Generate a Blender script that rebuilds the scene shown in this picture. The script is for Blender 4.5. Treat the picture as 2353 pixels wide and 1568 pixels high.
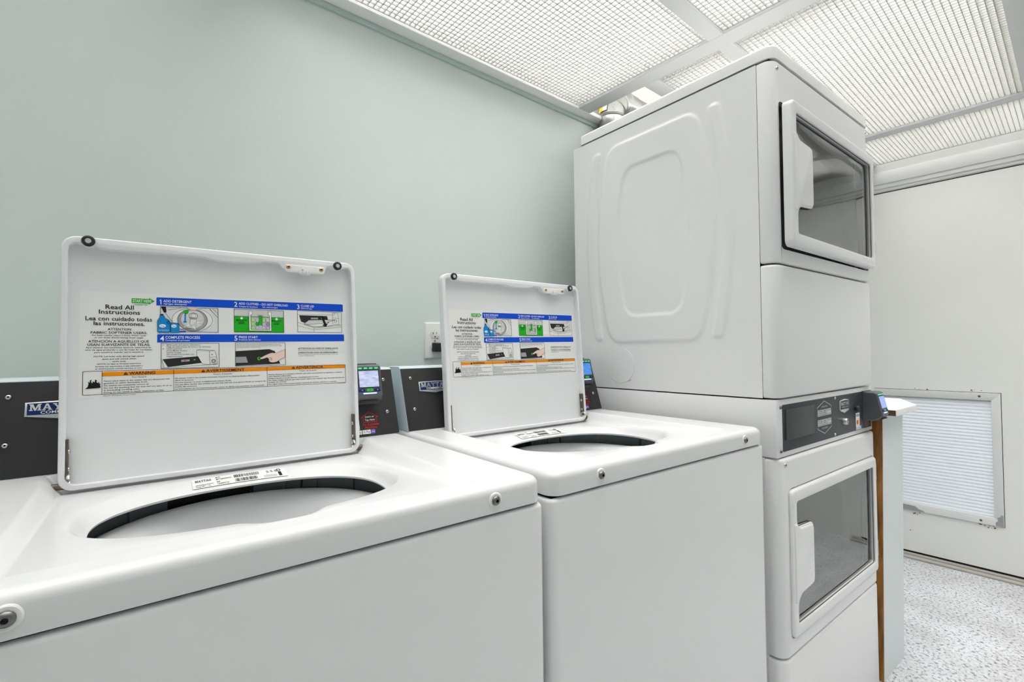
import bpy, bmesh, math, random
from mathutils import Vector, Matrix
from mathutils.geometry import tessellate_polygon
random.seed(7)
for _o in list(bpy.data.objects):
    bpy.data.objects.remove(_o, do_unlink=True)
SC = bpy.context.scene
COL = SC.collection
PI = math.pi
RR = math.radians(2.9419)          # the room is turned this much against the row of machines

# ------------------------------------------------------------------ camera
def make_camera():
    yaw, pit, rol = (math.radians(a) for a in (37.5713, 1.1211, -0.6457))
    F = Vector((math.sin(yaw) * math.cos(pit), math.cos(yaw) * math.cos(pit), math.sin(pit)))
    R = F.cross(Vector((0, 0, 1))).normalized()
    U = R.cross(F)
    R2 = math.cos(rol) * R + math.sin(rol) * U
    U2 = -math.sin(rol) * R + math.cos(rol) * U
    cd = bpy.data.cameras.new('camera')
    cd.sensor_fit = 'HORIZONTAL'
    cd.sensor_width = 36.0
    cd.lens = 1118.811 / 2353.0 * 36.0
    cd.clip_start = 0.01
    co = bpy.data.objects.new('camera', cd)
    COL.objects.link(co)
    m = Matrix((R2, U2, -F)).transposed().to_4x4()
    m.translation = Vector((-0.516, -1.2888, 1.1041))
    co.matrix_world = m
    SC.camera = co
make_camera()

# ------------------------------------------------------------------ world, lights, exposure
w = bpy.data.worlds.new('sky')
SC.world = w
w.use_nodes = True
w.node_tree.nodes['Background'].inputs[0].default_value = (0.80, 0.89, 1.0, 1)
w.node_tree.nodes['Background'].inputs[1].default_value = 2.4
SC.view_settings.view_transform = 'Standard'
SC.view_settings.look = 'None'
SC.view_settings.gamma = 1.0
SC.view_settings.use_curve_mapping = False
SC.view_settings.exposure = 0.0
SC.cycles.use_light_tree = False
SC.cycles.max_bounces = 7
SC.cycles.diffuse_bounces = 6
SC.cycles.glossy_bounces = 3
SC.cycles.transmission_bounces = 3
SC.cycles.transparent_max_bounces = 6
SC.cycles.caustics_reflective = False
SC.cycles.caustics_refractive = False
LAMP_W = 31.5
# fluorescent fixtures mounted in the plenum above the egg crate panels (room coordinates)
for lx, ly, sx, sy, lv in ((-0.95, -0.54, 1.15, 1.17, 0.6), (0.306, -0.54, 1.18, 1.17, 1.0), (1.575, -0.70, 1.18, 0.85, 1.0), (2.445, -0.84, 0.42, 0.9, 1.0),
                           (-0.3, -1.76, 2.3, 0.9, 0.68), (1.75, -1.76, 1.5, 0.9, 1.4)):
    ld = bpy.data.lights.new('fluorescent_light', 'AREA')
    ld.shape = 'RECTANGLE'
    ld.size = sx
    ld.size_y = sy
    ld.energy = LAMP_W * sx * sy * lv
    ld.color = (1.0, 0.985, 0.96)
    lo = bpy.data.objects.new('fluorescent_light', ld)
    COL.objects.link(lo)
    lo.location = (lx * math.cos(RR) - ly * math.sin(RR), lx * math.sin(RR) + ly * math.cos(RR), 2.17)
    lo.rotation_euler = (0, 0, RR)

# ------------------------------------------------------------------ materials
MATS = {}
def mat(name, col, rough=0.5, metal=0.0, spec=0.5, noise=0.0, nscale=6.0, bump=0.0, bscale=120.0,
        emit=None, estr=0.0, coat=0.0, rvar=0.0):
    m = bpy.data.materials.new(name)
    m.use_nodes = True
    nt = m.node_tree
    b = nt.nodes['Principled BSDF']
    b.inputs['Base Color'].default_value = (*col, 1)
    b.inputs['Roughness'].default_value = rough
    b.inputs['Metallic'].default_value = metal
    b.inputs['Specular IOR Level'].default_value = spec
    b.inputs['Coat Weight'].default_value = coat
    b.inputs['Coat Roughness'].default_value = 0.08
    if emit:
        b.inputs['Emission Color'].default_value = (*emit, 1)
        b.inputs['Emission Strength'].default_value = estr
    if noise or bump or rvar:
        tc = nt.nodes.new('ShaderNodeTexCoord')
        n = nt.nodes.new('ShaderNodeTexNoise')
        n.inputs['Scale'].default_value = nscale
        n.inputs['Detail'].default_value = 5
        nt.links.new(tc.outputs['Object'], n.inputs['Vector'])
        if noise:
            mx = nt.nodes.new('ShaderNodeMix')
            mx.data_type = 'RGBA'
            mx.inputs['A'].default_value = (*[c * (1 - noise) for c in col], 1)
            mx.inputs['B'].default_value = (*[min(1, c * (1 + noise)) for c in col], 1)
            nt.links.new(n.outputs['Fac'], mx.inputs['Factor'])
            nt.links.new(mx.outputs['Result'], b.inputs['Base Color'])
        if rvar:
            mr = nt.nodes.new('ShaderNodeMapRange')
            mr.inputs['To Min'].default_value = max(0.02, rough - rvar)
            mr.inputs['To Max'].default_value = rough + rvar
            nt.links.new(n.outputs['Fac'], mr.inputs['Value'])
            nt.links.new(mr.outputs['Result'], b.inputs['Roughness'])
        if bump:
            n2 = nt.nodes.new('ShaderNodeTexNoise')
            n2.inputs['Scale'].default_value = bscale
            n2.inputs['Detail'].default_value = 3
            nt.links.new(tc.outputs['Object'], n2.inputs['Vector'])
            bp = nt.nodes.new('ShaderNodeBump')
            bp.inputs['Strength'].default_value = bump
            bp.inputs['Distance'].default_value = 0.002
            nt.links.new(n2.outputs['Fac'], bp.inputs['Height'])
            nt.links.new(bp.outputs['Normal'], b.inputs['Normal'])
    MATS[name] = m
    return m

mat('enamel', (0.69, 0.695, 0.70), 0.22, noise=0.015, nscale=3, rvar=0.05)
mat('dryer_enamel', (0.735, 0.735, 0.738), 0.24, noise=0.012, nscale=3, rvar=0.04)
mat('lid_enamel', (0.75, 0.76, 0.772), 0.3, noise=0.01)
mat('console_grey', (0.60, 0.67, 0.71), 0.4)
mat('panel_black', (0.016, 0.016, 0.017), 0.42, noise=0.25, nscale=40, bump=0.05, bscale=400)
mat('panel_slate', (0.030, 0.036, 0.046), 0.45, noise=0.1, nscale=30)
mat('plate_slate', (0.040, 0.047, 0.050), 0.5, noise=0.15, nscale=60)
mat('basket', (0.90, 0.91, 0.92), 0.28, noise=0.03, nscale=5)
mat('tub_slate', (0.15, 0.175, 0.19), 0.45, noise=0.2, nscale=8)
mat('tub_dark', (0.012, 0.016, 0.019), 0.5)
mat('rubber', (0.010, 0.010, 0.011), 0.5)
mat('steel', (0.62, 0.61, 0.58), 0.3, 1.0, noise=0.1, nscale=60)
mat('dark_steel', (0.20, 0.20, 0.20), 0.38, 1.0, noise=0.2, nscale=60)
mat('rusty_steel', (0.16, 0.13, 0.10), 0.5, 0.8, noise=0.5, nscale=90)
mat('brass', (0.50, 0.36, 0.16), 0.35, 1.0)
mat('plastic_white', (0.80, 0.80, 0.77), 0.4)
mat('plastic_clear', (0.62, 0.66, 0.66), 0.25)
mat('badge_silver', (0.72, 0.73, 0.74), 0.25, 0.7)
mat('badge_blue', (0.010, 0.028, 0.115), 0.6, spec=0.12)
mat('ink_white', (0.85, 0.85, 0.85), 0.6, spec=0.12)
mat('ink_black', (0.012, 0.012, 0.013), 0.6, spec=0.12)
mat('ink_dark', (0.030, 0.030, 0.032), 0.6, spec=0.12)
mat('ink_blue', (0.006, 0.075, 0.60), 0.6, spec=0.12)
mat('ink_sky', (0.010, 0.24, 0.62), 0.6, spec=0.12)
mat('ink_navy', (0.012, 0.03, 0.16), 0.6, spec=0.12)
mat('ink_green', (0.020, 0.42, 0.022), 0.6, spec=0.12)
mat('ink_green2', (0.06, 0.44, 0.02), 0.6, spec=0.12)
mat('ink_lime', (0.45, 0.70, 0.25), 0.6, spec=0.12)
mat('ink_orange', (0.92, 0.27, 0.0), 0.6, spec=0.12)
mat('ink_red', (0.72, 0.02, 0.02), 0.6, spec=0.12)
mat('ink_amber', (0.90, 0.42, 0.02), 0.6, spec=0.12)
mat('ink_lilac', (0.60, 0.48, 0.76), 0.6, spec=0.12)
mat('ink_skin', (0.82, 0.62, 0.54), 0.6, spec=0.12)
mat('ink_grey', (0.35, 0.35, 0.36), 0.6, spec=0.12)
mat('ink_lightgrey', (0.62, 0.62, 0.62), 0.6, spec=0.12)
mat('ink_violet', (0.20, 0.13, 0.68), 0.6, spec=0.12)
mat('paper', (0.79, 0.79, 0.775), 0.35)
mat('paper_grey', (0.70, 0.71, 0.72), 0.35)
mat('reader_grey', (0.085, 0.09, 0.10), 0.42, noise=0.1, nscale=80)
mat('reader_dark', (0.03, 0.03, 0.034), 0.5)
mat('lamp_green', (0.02, 0.35, 0.1), 0.4, emit=(0.02, 0.75, 0.22), estr=1.0)
mat('key_green', (0.01, 0.22, 0.02), 0.4, emit=(0.01, 0.45, 0.03), estr=0.6)
mat('bar_blue', (0.1, 0.12, 0.9), 0.4, emit=(0.30, 0.36, 1.0), estr=3.0)
mat('pipe_steel', (0.50, 0.50, 0.49), 0.30, 1.0, noise=0.18, nscale=22, bump=0.1, bscale=40, rvar=0.08)
mat('sticker_yellow', (0.80, 0.58, 0.03), 0.6, spec=0.12)
mat('trim_white', (0.74, 0.74, 0.735), 0.5, noise=0.02)
mat('ledge_white', (0.90, 0.895, 0.885), 0.5, noise=0.02)
mat('plenum_white', (0.82, 0.82, 0.80), 0.8, noise=0.02)
mat('bar_white', (0.66, 0.665, 0.665), 0.5, noise=0.03)
mat('green_paint', (0.728, 0.790, 0.768), 0.36, noise=0.025, nscale=2.0, bump=0.16, bscale=90, rvar=0.06)
mat('far_wall', (0.55, 0.59, 0.575), 0.5, noise=0.02)
mat('batten_green', (0.50, 0.60, 0.57), 0.4)
mat('white_wall', (0.83, 0.83, 0.81), 0.5, noise=0.02, bump=0.08, bscale=90)
mat('partition_paint', (0.66, 0.70, 0.71), 0.45, noise=0.03, nscale=8)
mat('slat_white', (0.84, 0.855, 0.88), 0.35)
mat('frame_white', (0.74, 0.75, 0.75), 0.4, noise=0.03, nscale=20)
mat('bare_metal', (0.36, 0.37, 0.38), 0.45, 0.3, noise=0.2, nscale=50)
mat('gap_black', (0.008, 0.008, 0.008), 0.8)
mat('raw_edge', (0.13, 0.085, 0.035), 0.5, noise=0.4, nscale=60)
mat('threshold', (0.42, 0.40, 0.37), 0.6, noise=0.15, nscale=40)
mat('rust', (0.22, 0.10, 0.025), 0.7, noise=0.3, nscale=200)
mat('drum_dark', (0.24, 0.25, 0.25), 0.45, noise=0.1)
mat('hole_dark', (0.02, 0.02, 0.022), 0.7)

def screen_mat(name, a, b, strength):
    m = mat(name, (0.02, 0.03, 0.05), 0.15)
    nt = m.node_tree
    bs = nt.nodes['Principled BSDF']
    tc = nt.nodes.new('ShaderNodeTexCoord')
    mp = nt.nodes.new('ShaderNodeMapping')
    mp.inputs['Scale'].default_value = (60, 60, 190)
    n = nt.nodes.new('ShaderNodeTexNoise')
    n.inputs['Scale'].default_value = 1.0
    n.inputs['Detail'].default_value = 2
    mx = nt.nodes.new('ShaderNodeMix')
    mx.data_type = 'RGBA'
    mx.inputs['A'].default_value = (*a, 1)
    mx.inputs['B'].default_value = (*b, 1)
    nt.links.new(tc.outputs['Object'], mp.inputs['Vector'])
    nt.links.new(mp.outputs['Vector'], n.inputs['Vector'])
    nt.links.new(n.outputs['Fac'], mx.inputs['Factor'])
    nt.links.new(mx.outputs['Result'], bs.inputs['Emission Color'])
    bs.inputs['Emission Strength'].default_value = strength
    return m
screen_mat('screen_pale', (0.20, 0.24, 0.62), (0.90, 0.95, 1.0), 1.0)
screen_mat('screen_blue', (0.02, 0.14, 0.62), (0.12, 0.42, 1.0), 0.9)
screen_mat('screen_lilac', (0.14, 0.26, 0.85), (0.42, 0.55, 0.95), 0.9)

def crate_mat():
    m = bpy.data.materials.new('egg_crate')
    m.use_nodes = True
    nt = m.node_tree
    nt.nodes.remove(nt.nodes['Principled BSDF'])
    d = nt.nodes.new('ShaderNodeBsdfDiffuse')
    t = nt.nodes.new('ShaderNodeBsdfTranslucent')
    d.inputs[0].default_value = (0.54, 0.54, 0.525, 1)
    t.inputs[0].default_value = (0.54, 0.54, 0.525, 1)
    mx = nt.nodes.new('ShaderNodeMixShader')
    mx.inputs[0].default_value = 0.30
    nt.links.new(d.outputs[0], mx.inputs[1])
    nt.links.new(t.outputs[0], mx.inputs[2])
    nt.links.new(mx.outputs[0], nt.nodes['Material Output'].inputs[0])
    MATS['egg_crate'] = m
crate_mat()

def glass_mat():
    m = bpy.data.materials.new('tinted_glass')
    m.use_nodes = True
    nt = m.node_tree
    nt.nodes.remove(nt.nodes['Principled BSDF'])
    tr = nt.nodes.new('ShaderNodeBsdfTransparent')
    tr.inputs[0].default_value = (0.50, 0.53, 0.52, 1)
    gl = nt.nodes.new('ShaderNodeBsdfGlossy')
    gl.inputs['Color'].default_value = (0.95, 0.97, 0.97, 1)
    gl.inputs['Roughness'].default_value = 0.035
    fr = nt.nodes.new('ShaderNodeFresnel')
    fr.inputs['IOR'].default_value = 3.0
    mx = nt.nodes.new('ShaderNodeMixShader')
    nt.links.new(fr.outputs[0], mx.inputs[0])
    nt.links.new(tr.outputs[0], mx.inputs[1])
    nt.links.new(gl.outputs[0], mx.inputs[2])
    nt.links.new(mx.outputs[0], nt.nodes['Material Output'].inputs[0])
    MATS['tinted_glass'] = m
glass_mat()

def floor_mat():
    m = mat('speckled_floor', (0.55, 0.55, 0.57), 0.42)
    nt = m.node_tree
    b = nt.nodes['Principled BSDF']
    tc = nt.nodes.new('ShaderNodeTexCoord')
    mp = nt.nodes.new('ShaderNodeMapping')
    mp.inputs['Rotation'].default_value = (0, 0, math.radians(-52))
    mp.inputs['Scale'].default_value = (1.0, 1.25, 1.0)
    n1 = nt.nodes.new('ShaderNodeTexNoise')
    n1.inputs['Scale'].default_value = 80
    n1.inputs['Detail'].default_value = 4
    n1.inputs['Roughness'].default_value = 0.6
    cr = nt.nodes.new('ShaderNodeValToRGB')
    cr.color_ramp.elements[0].position = 0.345
    cr.color_ramp.elements[0].color = (0.17, 0.17, 0.19, 1)
    cr.color_ramp.elements[1].position = 0.475
    cr.color_ramp.elements[1].color = (0.60, 0.605, 0.635, 1)
    e = cr.color_ramp.elements.new(0.68)
    e.color = (0.72, 0.725, 0.75, 1)
    n2 = nt.nodes.new('ShaderNodeTexNoise')
    n2.inputs['Scale'].default_value = 5
    n2.inputs['Detail'].default_value = 3
    mx = nt.nodes.new('ShaderNodeMix')
    mx.data_type = 'RGBA'
    mx.blend_type = 'MULTIPLY'
    mx.inputs['Factor'].default_value = 1.0
    c2 = nt.nodes.new('ShaderNodeValToRGB')
    c2.color_ramp.elements[0].position = 0.30
    c2.color_ramp.elements[0].color = (0.80, 0.79, 0.78, 1)
    c2.color_ramp.elements[1].position = 0.6
    c2.color_ramp.elements[1].color = (1, 1, 1, 1)
    nt.links.new(tc.outputs['Object'], mp.inputs['Vector'])
    nt.links.new(mp.outputs['Vector'], n1.inputs['Vector'])
    nt.links.new(tc.outputs['Object'], n2.inputs['Vector'])
    nt.links.new(n1.outputs['Fac'], cr.inputs['Fac'])
    nt.links.new(n2.outputs['Fac'], c2.inputs['Fac'])
    nt.links.new(cr.outputs['Color'], mx.inputs['A'])
    nt.links.new(c2.outputs['Color'], mx.inputs['B'])
    nt.links.new(mx.outputs['Result'], b.inputs['Base Color'])
floor_mat()

def wood_edge_mat():
    m = mat('stained_wood', (0.16, 0.065, 0.012), 0.35)
    nt = m.node_tree
    b = nt.nodes['Principled BSDF']
    tc = nt.nodes.new('ShaderNodeTexCoord')
    mp = nt.nodes.new('ShaderNodeMapping')
    mp.inputs['Scale'].default_value = (30, 30, 5)
    n = nt.nodes.new('ShaderNodeTexNoise')
    n.inputs['Scale'].default_value = 1.6
    n.inputs['Detail'].default_value = 4
    cr = nt.nodes.new('ShaderNodeValToRGB')
    cr.color_ramp.elements[0].position = 0.3
    cr.color_ramp.elements[0].color = (0.10, 0.036, 0.005, 1)
    cr.color_ramp.elements[1].position = 0.62
    cr.color_ramp.elements[1].color = (0.38, 0.16, 0.022, 1)
    e = cr.color_ramp.elements.new(0.78)
    e.color = (0.42, 0.33, 0.22, 1)
    nt.links.new(tc.outputs['Object'], mp.inputs['Vector'])
    nt.links.new(mp.outputs['Vector'], n.inputs['Vector'])
    nt.links.new(n.outputs['Fac'], cr.inputs['Fac'])
    nt.links.new(cr.outputs['Color'], b.inputs['Base Color'])
wood_edge_mat()

# ------------------------------------------------------------------ mesh helpers
def link(o, parent=None):
    COL.objects.link(o)
    if parent is not None:
        o.parent = parent
    return o
def tag(o, label, cat, group=None):
    o['label'] = label
    o['category'] = cat
    if group:
        o['group'] = group
    return o
def empty(name, loc):
    o = bpy.data.objects.new(name, None)
    o.empty_display_size = 0.1
    o.location = loc
    return link(o)
IDM = lambda a, b, c: (a, b, c)

class MB:
    def __init__(self, *mats):
        self.mats = list(mats)
        self.v, self.f, self.m = [], [], []
    def mi(self, name):
        if name is None:
            return 0
        if name not in self.mats:
            self.mats.append(name)
        return self.mats.index(name)
    def add(self, vs, fs, m=None):
        o = len(self.v)
        k = self.mi(m)
        self.v.extend([tuple(p) for p in vs])
        for f in fs:
            self.f.append(tuple(i + o for i in f))
            self.m.append(k)
        return self
    def box(self, x0, x1, y0, y1, z0, z1, m=None, M=IDM):
        vs = [M(x, y, z) for z in (z0, z1) for x, y in ((x0, y0), (x1, y0), (x1, y1), (x0, y1))]
        return self.add(vs, [(3, 2, 1, 0), (4, 5, 6, 7), (0, 1, 5, 4), (1, 2, 6, 5), (2, 3, 7, 6), (3, 0, 4, 7)], m)
    def rbox(self, x0, x1, y0, y1, z0, z1, r, seg=3, m=None, M=IDM, edges=None):
        bm = bmesh.new()
        bmesh.ops.create_cube(bm, size=1)
        for v in bm.verts:
            v.co = Vector((x0 + (v.co.x + .5) * (x1 - x0), y0 + (v.co.y + .5) * (y1 - y0), z0 + (v.co.z + .5) * (z1 - z0)))
        es = [e for e in bm.edges if edges is None or edges(e)]
        bmesh.ops.bevel(bm, geom=es, offset=r, segments=seg, affect='EDGES', profile=0.5)
        bm.verts.ensure_lookup_table()
        bm.verts.index_update()
        self.add([M(*v.co) for v in bm.verts], [[v.index for v in f.verts] for f in bm.faces], m)
        bm.free()
        return self
    def prism(self, outer, holes, h0, h1, r=0.0, m=None, M=IDM, seg=3, back=True, hole_r=None):
        loops = [outer] + list(holes)
        rings = []
        for li, lp in enumerate(loops):
            s = 1 if li == 0 else -1
            rr = r if (li == 0 or hole_r is None) else hole_r
            n = len(lp)
            prof = [(0, h0)]
            if rr > 0:
                for k in range(seg + 1):
                    a = PI / 2 * k / seg
                    prof.append((rr * (1 - math.cos(a)), h1 - rr + rr * math.sin(a)))
            else:
                prof.append((0, h1))
            ids = []
            for d, h in prof:
                pts = offs(lp, s * d) if d else lp
                o = len(self.v)
                self.v.extend([tuple(M(p[0], p[1], h)) for p in pts])
                ids.append((o, pts))
            k = self.mi(m)
            for (o0, _), (o1, _) in zip(ids, ids[1:]):
                for i in range(n):
                    j = (i + 1) % n
                    f = (o0 + i, o0 + j, o1 + j, o1 + i)
                    self.f.append(f if li == 0 else f[::-1])
                    self.m.append(k)
            rings.append(ids)
        for idx in ((-1, 0) if back else (-1,)):
            polys = [[Vector((p[0], p[1], 0)) for p in ids[idx][1]] for ids in rings]
            gi = [ids[idx][0] + i for ids in rings for i in range(len(ids[idx][1]))]
            fl = [p for pl in polys for p in pl]
            for t in tessellate_polygon(polys):
                a, b, c = (fl[i] for i in t)
                up = (b - a).cross(c - a).z > 0
                t2 = t if up == (idx == -1) else t[::-1]
                self.f.append(tuple(gi[i] for i in t2))
                self.m.append(self.mi(m))
        return self
    def poly(self, pts, h, m=None, M=IDM):
        o = len(self.v)
        self.v.extend([tuple(M(p[0], p[1], h)) for p in pts])
        vv = [Vector((p[0], p[1], 0)) for p in pts]
        for t in tessellate_polygon([vv]):
            a, b, c = (vv[i] for i in t)
            if (b - a).cross(c - a).z < 0:
                t = t[::-1]
            self.f.append(tuple(o + i for i in t))
            self.m.append(self.mi(m))
        return self
    def rect(self, x0, y0, x1, y1, h, m=None, M=IDM):
        return self.poly([(x0, y0), (x1, y0), (x1, y1), (x0, y1)], h, m, M)
    def line(self, pts, wd, h, m=None, M=IDM, closed=False):
        n = len(pts)
        for i in range(n if closed else n - 1):
            a, b = Vector(pts[i]), Vector(pts[(i + 1) % n])
            d = b - a
            if d.length < 1e-9:
                continue
            d.normalize()
            q = Vector((-d.y, d.x)) * wd / 2
            e = d * wd * 0.3
            self.poly([a - e - q, b + e - q, b + e + q, a - e + q], h, m, M)
        return self
    def ell(self, cx, cy, rx, ry, h, m=None, M=IDM, n=24, a0=0, a1=2 * PI):
        pts = [(cx + rx * math.cos(a0 + (a1 - a0) * i / n), cy + ry * math.sin(a0 + (a1 - a0) * i / n)) for i in range(n)]
        return self.poly(pts, h, m, M)
    def ering(self, cx, cy, rx, ry, wd, h, m=None, M=IDM, n=28, a0=0, a1=2 * PI):
        full = abs(a1 - a0 - 2 * PI) < 1e-6
        pts = [(cx + rx * math.cos(a0 + (a1 - a0) * i / n), cy + ry * math.sin(a0 + (a1 - a0) * i / n)) for i in range(n if full else n + 1)]
        return self.line(pts, wd, h, m, M, closed=full)
    def lathe(self, prof, n=24, m=None, M=IDM, rmod=None, close=False):
        vs, fs = [], []
        for r, z in prof:
            for i in range(n):
                a = 2 * PI * i / n
                q = rmod(r, z, a) if rmod else r
                vs.append(M(q * math.cos(a), q * math.sin(a), z))
        for k in range(len(prof) - 1):
            for i in range(n):
                j = (i + 1) % n
                fs.append((k * n + i, k * n + j, (k + 1) * n + j, (k + 1) * n + i))
        if close:
            fs.append(tuple((len(prof) - 1) * n + i for i in range(n)))
        return self.add(vs, fs, m)
    def tube(self, pts, r, n=10, m=None, M=IDM):
        P = [Vector(p) for p in pts]
        vs, fs = [], []
        up = Vector((0.0123, 0.31, 0.95)).normalized()
        for i, p in enumerate(P):
            t = (P[min(i + 1, len(P) - 1)] - P[max(i - 1, 0)]).normalized()
            a = t.cross(up).normalized()
            b = a.cross(t)
            rr = r[i] if isinstance(r, (list, tuple)) else r
            for k in range(n):
                q = p + a * rr * math.cos(2 * PI * k / n) + b * rr * math.sin(2 * PI * k / n)
                vs.append(M(*q))
        for i in range(len(P) - 1):
            for k in range(n):
                j = (k + 1) % n
                fs.append((i * n + k, i * n + j, (i + 1) * n + j, (i + 1) * n + k))
        fs.append(tuple(range(n))[::-1])
        fs.append(tuple((len(P) - 1) * n + k for k in range(n)))
        return self.add(vs, fs, m)
    def text(self, s, x, y, cap, h, m=None, M=IDM, width=None, align='l', bold=False, sx=1.0):
        font = GLYPH[1 if bold else 0]
        adv = sum(font[c][2] for c in s if c in font)
        k = cap / CAPH
        kx = k * sx
        if width:
            kx = width / adv
        x0 = x - (adv * kx / 2 if align == 'c' else adv * kx if align == 'r' else 0)
        for c in s:
            if c not in font:
                continue
            vs, fs, a = font[c]
            if vs:
                self.add([M(x0 + p[0] * kx, y + p[1] * k, h) for p in vs], fs, m)
            x0 += a * kx
        return self
    def build(self, name, parent=None, ang=32, fix=True):
        me = bpy.data.meshes.new(name)
        me.from_pydata(self.v, [], self.f)
        for mm in self.mats:
            me.materials.append(MATS[mm])
        me.polygons.foreach_set('material_index', self.m)
        if fix:
            bm = bmesh.new()
            bm.from_mesh(me)
            bmesh.ops.recalc_face_normals(bm, faces=bm.faces)
            bm.to_mesh(me)
            bm.free()
        if ang:
            me.polygons.foreach_set('use_smooth', [True] * len(me.polygons))
            me.set_sharp_from_angle(angle=math.radians(ang))
        me.update()
        return link(bpy.data.objects.new(name, me), parent)

def offs(pts, d):
    n = len(pts)
    out = []
    for i in range(n):
        a, b, c = Vector(pts[i - 1]), Vector(pts[i]), Vector(pts[(i + 1) % n])
        e1, e2 = (b - a), (c - b)
        if e1.length < 1e-9 or e2.length < 1e-9:
            out.append(tuple(b))
            continue
        e1.normalize()
        e2.normalize()
        n1, n2 = Vector((-e1.y, e1.x)), Vector((-e2.y, e2.x))
        k = 1 + n1.dot(n2)
        q = (n1 + n2) / max(k, 0.35)
        out.append(tuple(b + q * d))
    return out
def rrect(x0, y0, x1, y1, r, n=6):
    out = []
    for cx, cy, a in ((x1 - r, y0 + r, -PI / 2), (x1 - r, y1 - r, 0), (x0 + r, y1 - r, PI / 2), (x0 + r, y0 + r, PI)):
        for k in range(n + 1):
            t = a + PI / 2 * k / n
            out.append((cx + r * math.cos(t), cy + r * math.sin(t)))
    return out
def round_poly(pts, rads, n=5):
    """round the corners of a polygon, one radius for each corner"""
    out = []
    N = len(pts)
    for i in range(N):
        p0, p, p1 = Vector(pts[i - 1]), Vector(pts[i]), Vector(pts[(i + 1) % N])
        r = rads[i] if isinstance(rads, (list, tuple)) else rads
        d0, d1 = (p0 - p), (p1 - p)
        if r <= 0:
            out.append(tuple(p))
            continue
        t = min(r, d0.length * .49, d1.length * .49)
        a, b = p + d0.normalized() * t, p + d1.normalized() * t
        for k in range(n + 1):
            s = k / n
            out.append(tuple(a * (1 - s) ** 2 + p * 2 * s * (1 - s) + b * s * s))
    return out
def screw(mb, pos, axis, r, m, slot='rubber', h=None):
    """domed screw head with a hex socket, axis pointing out of the surface"""
    z = Vector(axis).normalized()
    x = z.orthogonal().normalized()
    y = z.cross(x)
    p = Vector(pos)
    h = h or r * 0.6
    M = lambda a, b, c: tuple(p + x * a + y * b + z * c)
    mb.lathe([(r, -0.0005), (r, h * .35), (r * .86, h * .75), (r * .6, h), (r * .36, h * 1.02)], 16, m, M)
    mb.lathe([(r * .36, h * 1.02), (r * .34, h * .5), (0.0001, h * .5)], 6, slot, M)

# ------------------------------------------------------------------ glyphs of the built-in font, as flat meshes
GLYPH = [{}, {}]
CAPH = 0.7
def make_glyphs():
    global CAPH
    chars = "ABCDEFGHIJKLMNOPQRSTUVWXYZabcdefghijklmnopqrstuvwxyz0123456789.,:;-()&'!<>/|\u2013\u00a9\u00c9\u00d3\u00f3\u00ed\u00e9\u00e8\u00fa\u00e1"
    cu = bpy.data.curves.new('glyph', 'FONT')
    ob = bpy.data.objects.new('glyph', cu)
    COL.objects.link(ob)
    cu.resolution_u = 2
    cu.fill_mode = 'FRONT'
    def geo(s):
        cu.body = s
        bpy.context.view_layer.update()
        dg = bpy.context.evaluated_depsgraph_get()
        ev = ob.evaluated_get(dg)
        me = ev.to_mesh()
        vs = [(v.co.x, v.co.y) for v in me.vertices]
        fs = [tuple(p.vertices) for p in me.polygons]
        ev.to_mesh_clear()
        return vs, fs
    for k, off in ((0, 0.0), (1, 0.010)):
        cu.offset = off
        base = max(p[0] for p in geo('HH')[0])
        if k == 0:
            CAPH = max(p[1] for p in geo('H')[0])
        for c in chars:
            vs, fs = geo(c)
            a = max(p[0] for p in geo('H' + c + 'H')[0]) - base
            GLYPH[k][c] = (vs, fs, a)
        GLYPH[k][' '] = ([], [], max(p[0] for p in geo('H H')[0]) - base)
    bpy.data.objects.remove(ob, do_unlink=True)
    bpy.data.curves.remove(cu)
make_glyphs()

SLAB = {   # slab serif capitals for the badges: polygons in a box of height 1
    'M': (1.22, [[(0, 0), (.36, 0), (.36, .13), (.27, .13), (.27, .66), (.50, 0), (.66, 0), (.90, .66), (.90, .13), (.80, .13), (.80, 0), (1.2, 0), (1.2, .13), (1.11, .13), (1.11, .87), (1.2, .87), (1.2, 1), (.86, 1), (.61, .34), (.38, 1), (0, 1), (0, .87), (.10, .87), (.10, .13), (0, .13)]]),
    'A': (1.02, [[(0, 0), (.36, 0), (.36, .13), (.28, .13), (.33, .28), (.64, .28), (.69, .13), (.60, .13), (.60, 0), (1.02, 0), (1.02, .13), (.93, .13), (.62, 1), (.40, 1), (.09, .13), (0, .13)], [(.38, .41), (.60, .41), (.49, .74)]]),
    'Y': (1.0, [[(.30, 0), (.72, 0), (.72, .13), (.61, .13), (.61, .44), (.90, .87), (1, .87), (1, 1), (.62, 1), (.62, .87), (.70, .87), (.53, .60), (.36, .87), (.44, .87), (.44, 1), (0, 1), (0, .87), (.10, .87), (.41, .44), (.41, .13), (.30, .13)]]),
    'T': (.88, [[(.22, 0), (.66, 0), (.66, .13), (.54, .13), (.54, .86), (.70, .86), (.75, .66), (.88, .66), (.86, 1), (.02, 1), (0, .66), (.13, .66), (.18, .86), (.34, .86), (.34, .13), (.22, .13)]]),
    'G': (.98, [[(.95, .46), (.55, .46), (.55, .33), (.70, .33), (.70, .17), (.52, .13), (.34, .20), (.24, .38), (.23, .62), (.33, .80), (.50, .87), (.68, .80), (.74, .64), (.88, .64), (.88, 1), (.76, 1), (.72, .94), (.50, 1), (.22, .93), (.05, .70), (.03, .36), (.18, .08), (.48, -.01), (.76, .06), (.95, .12)]]),
}
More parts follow.
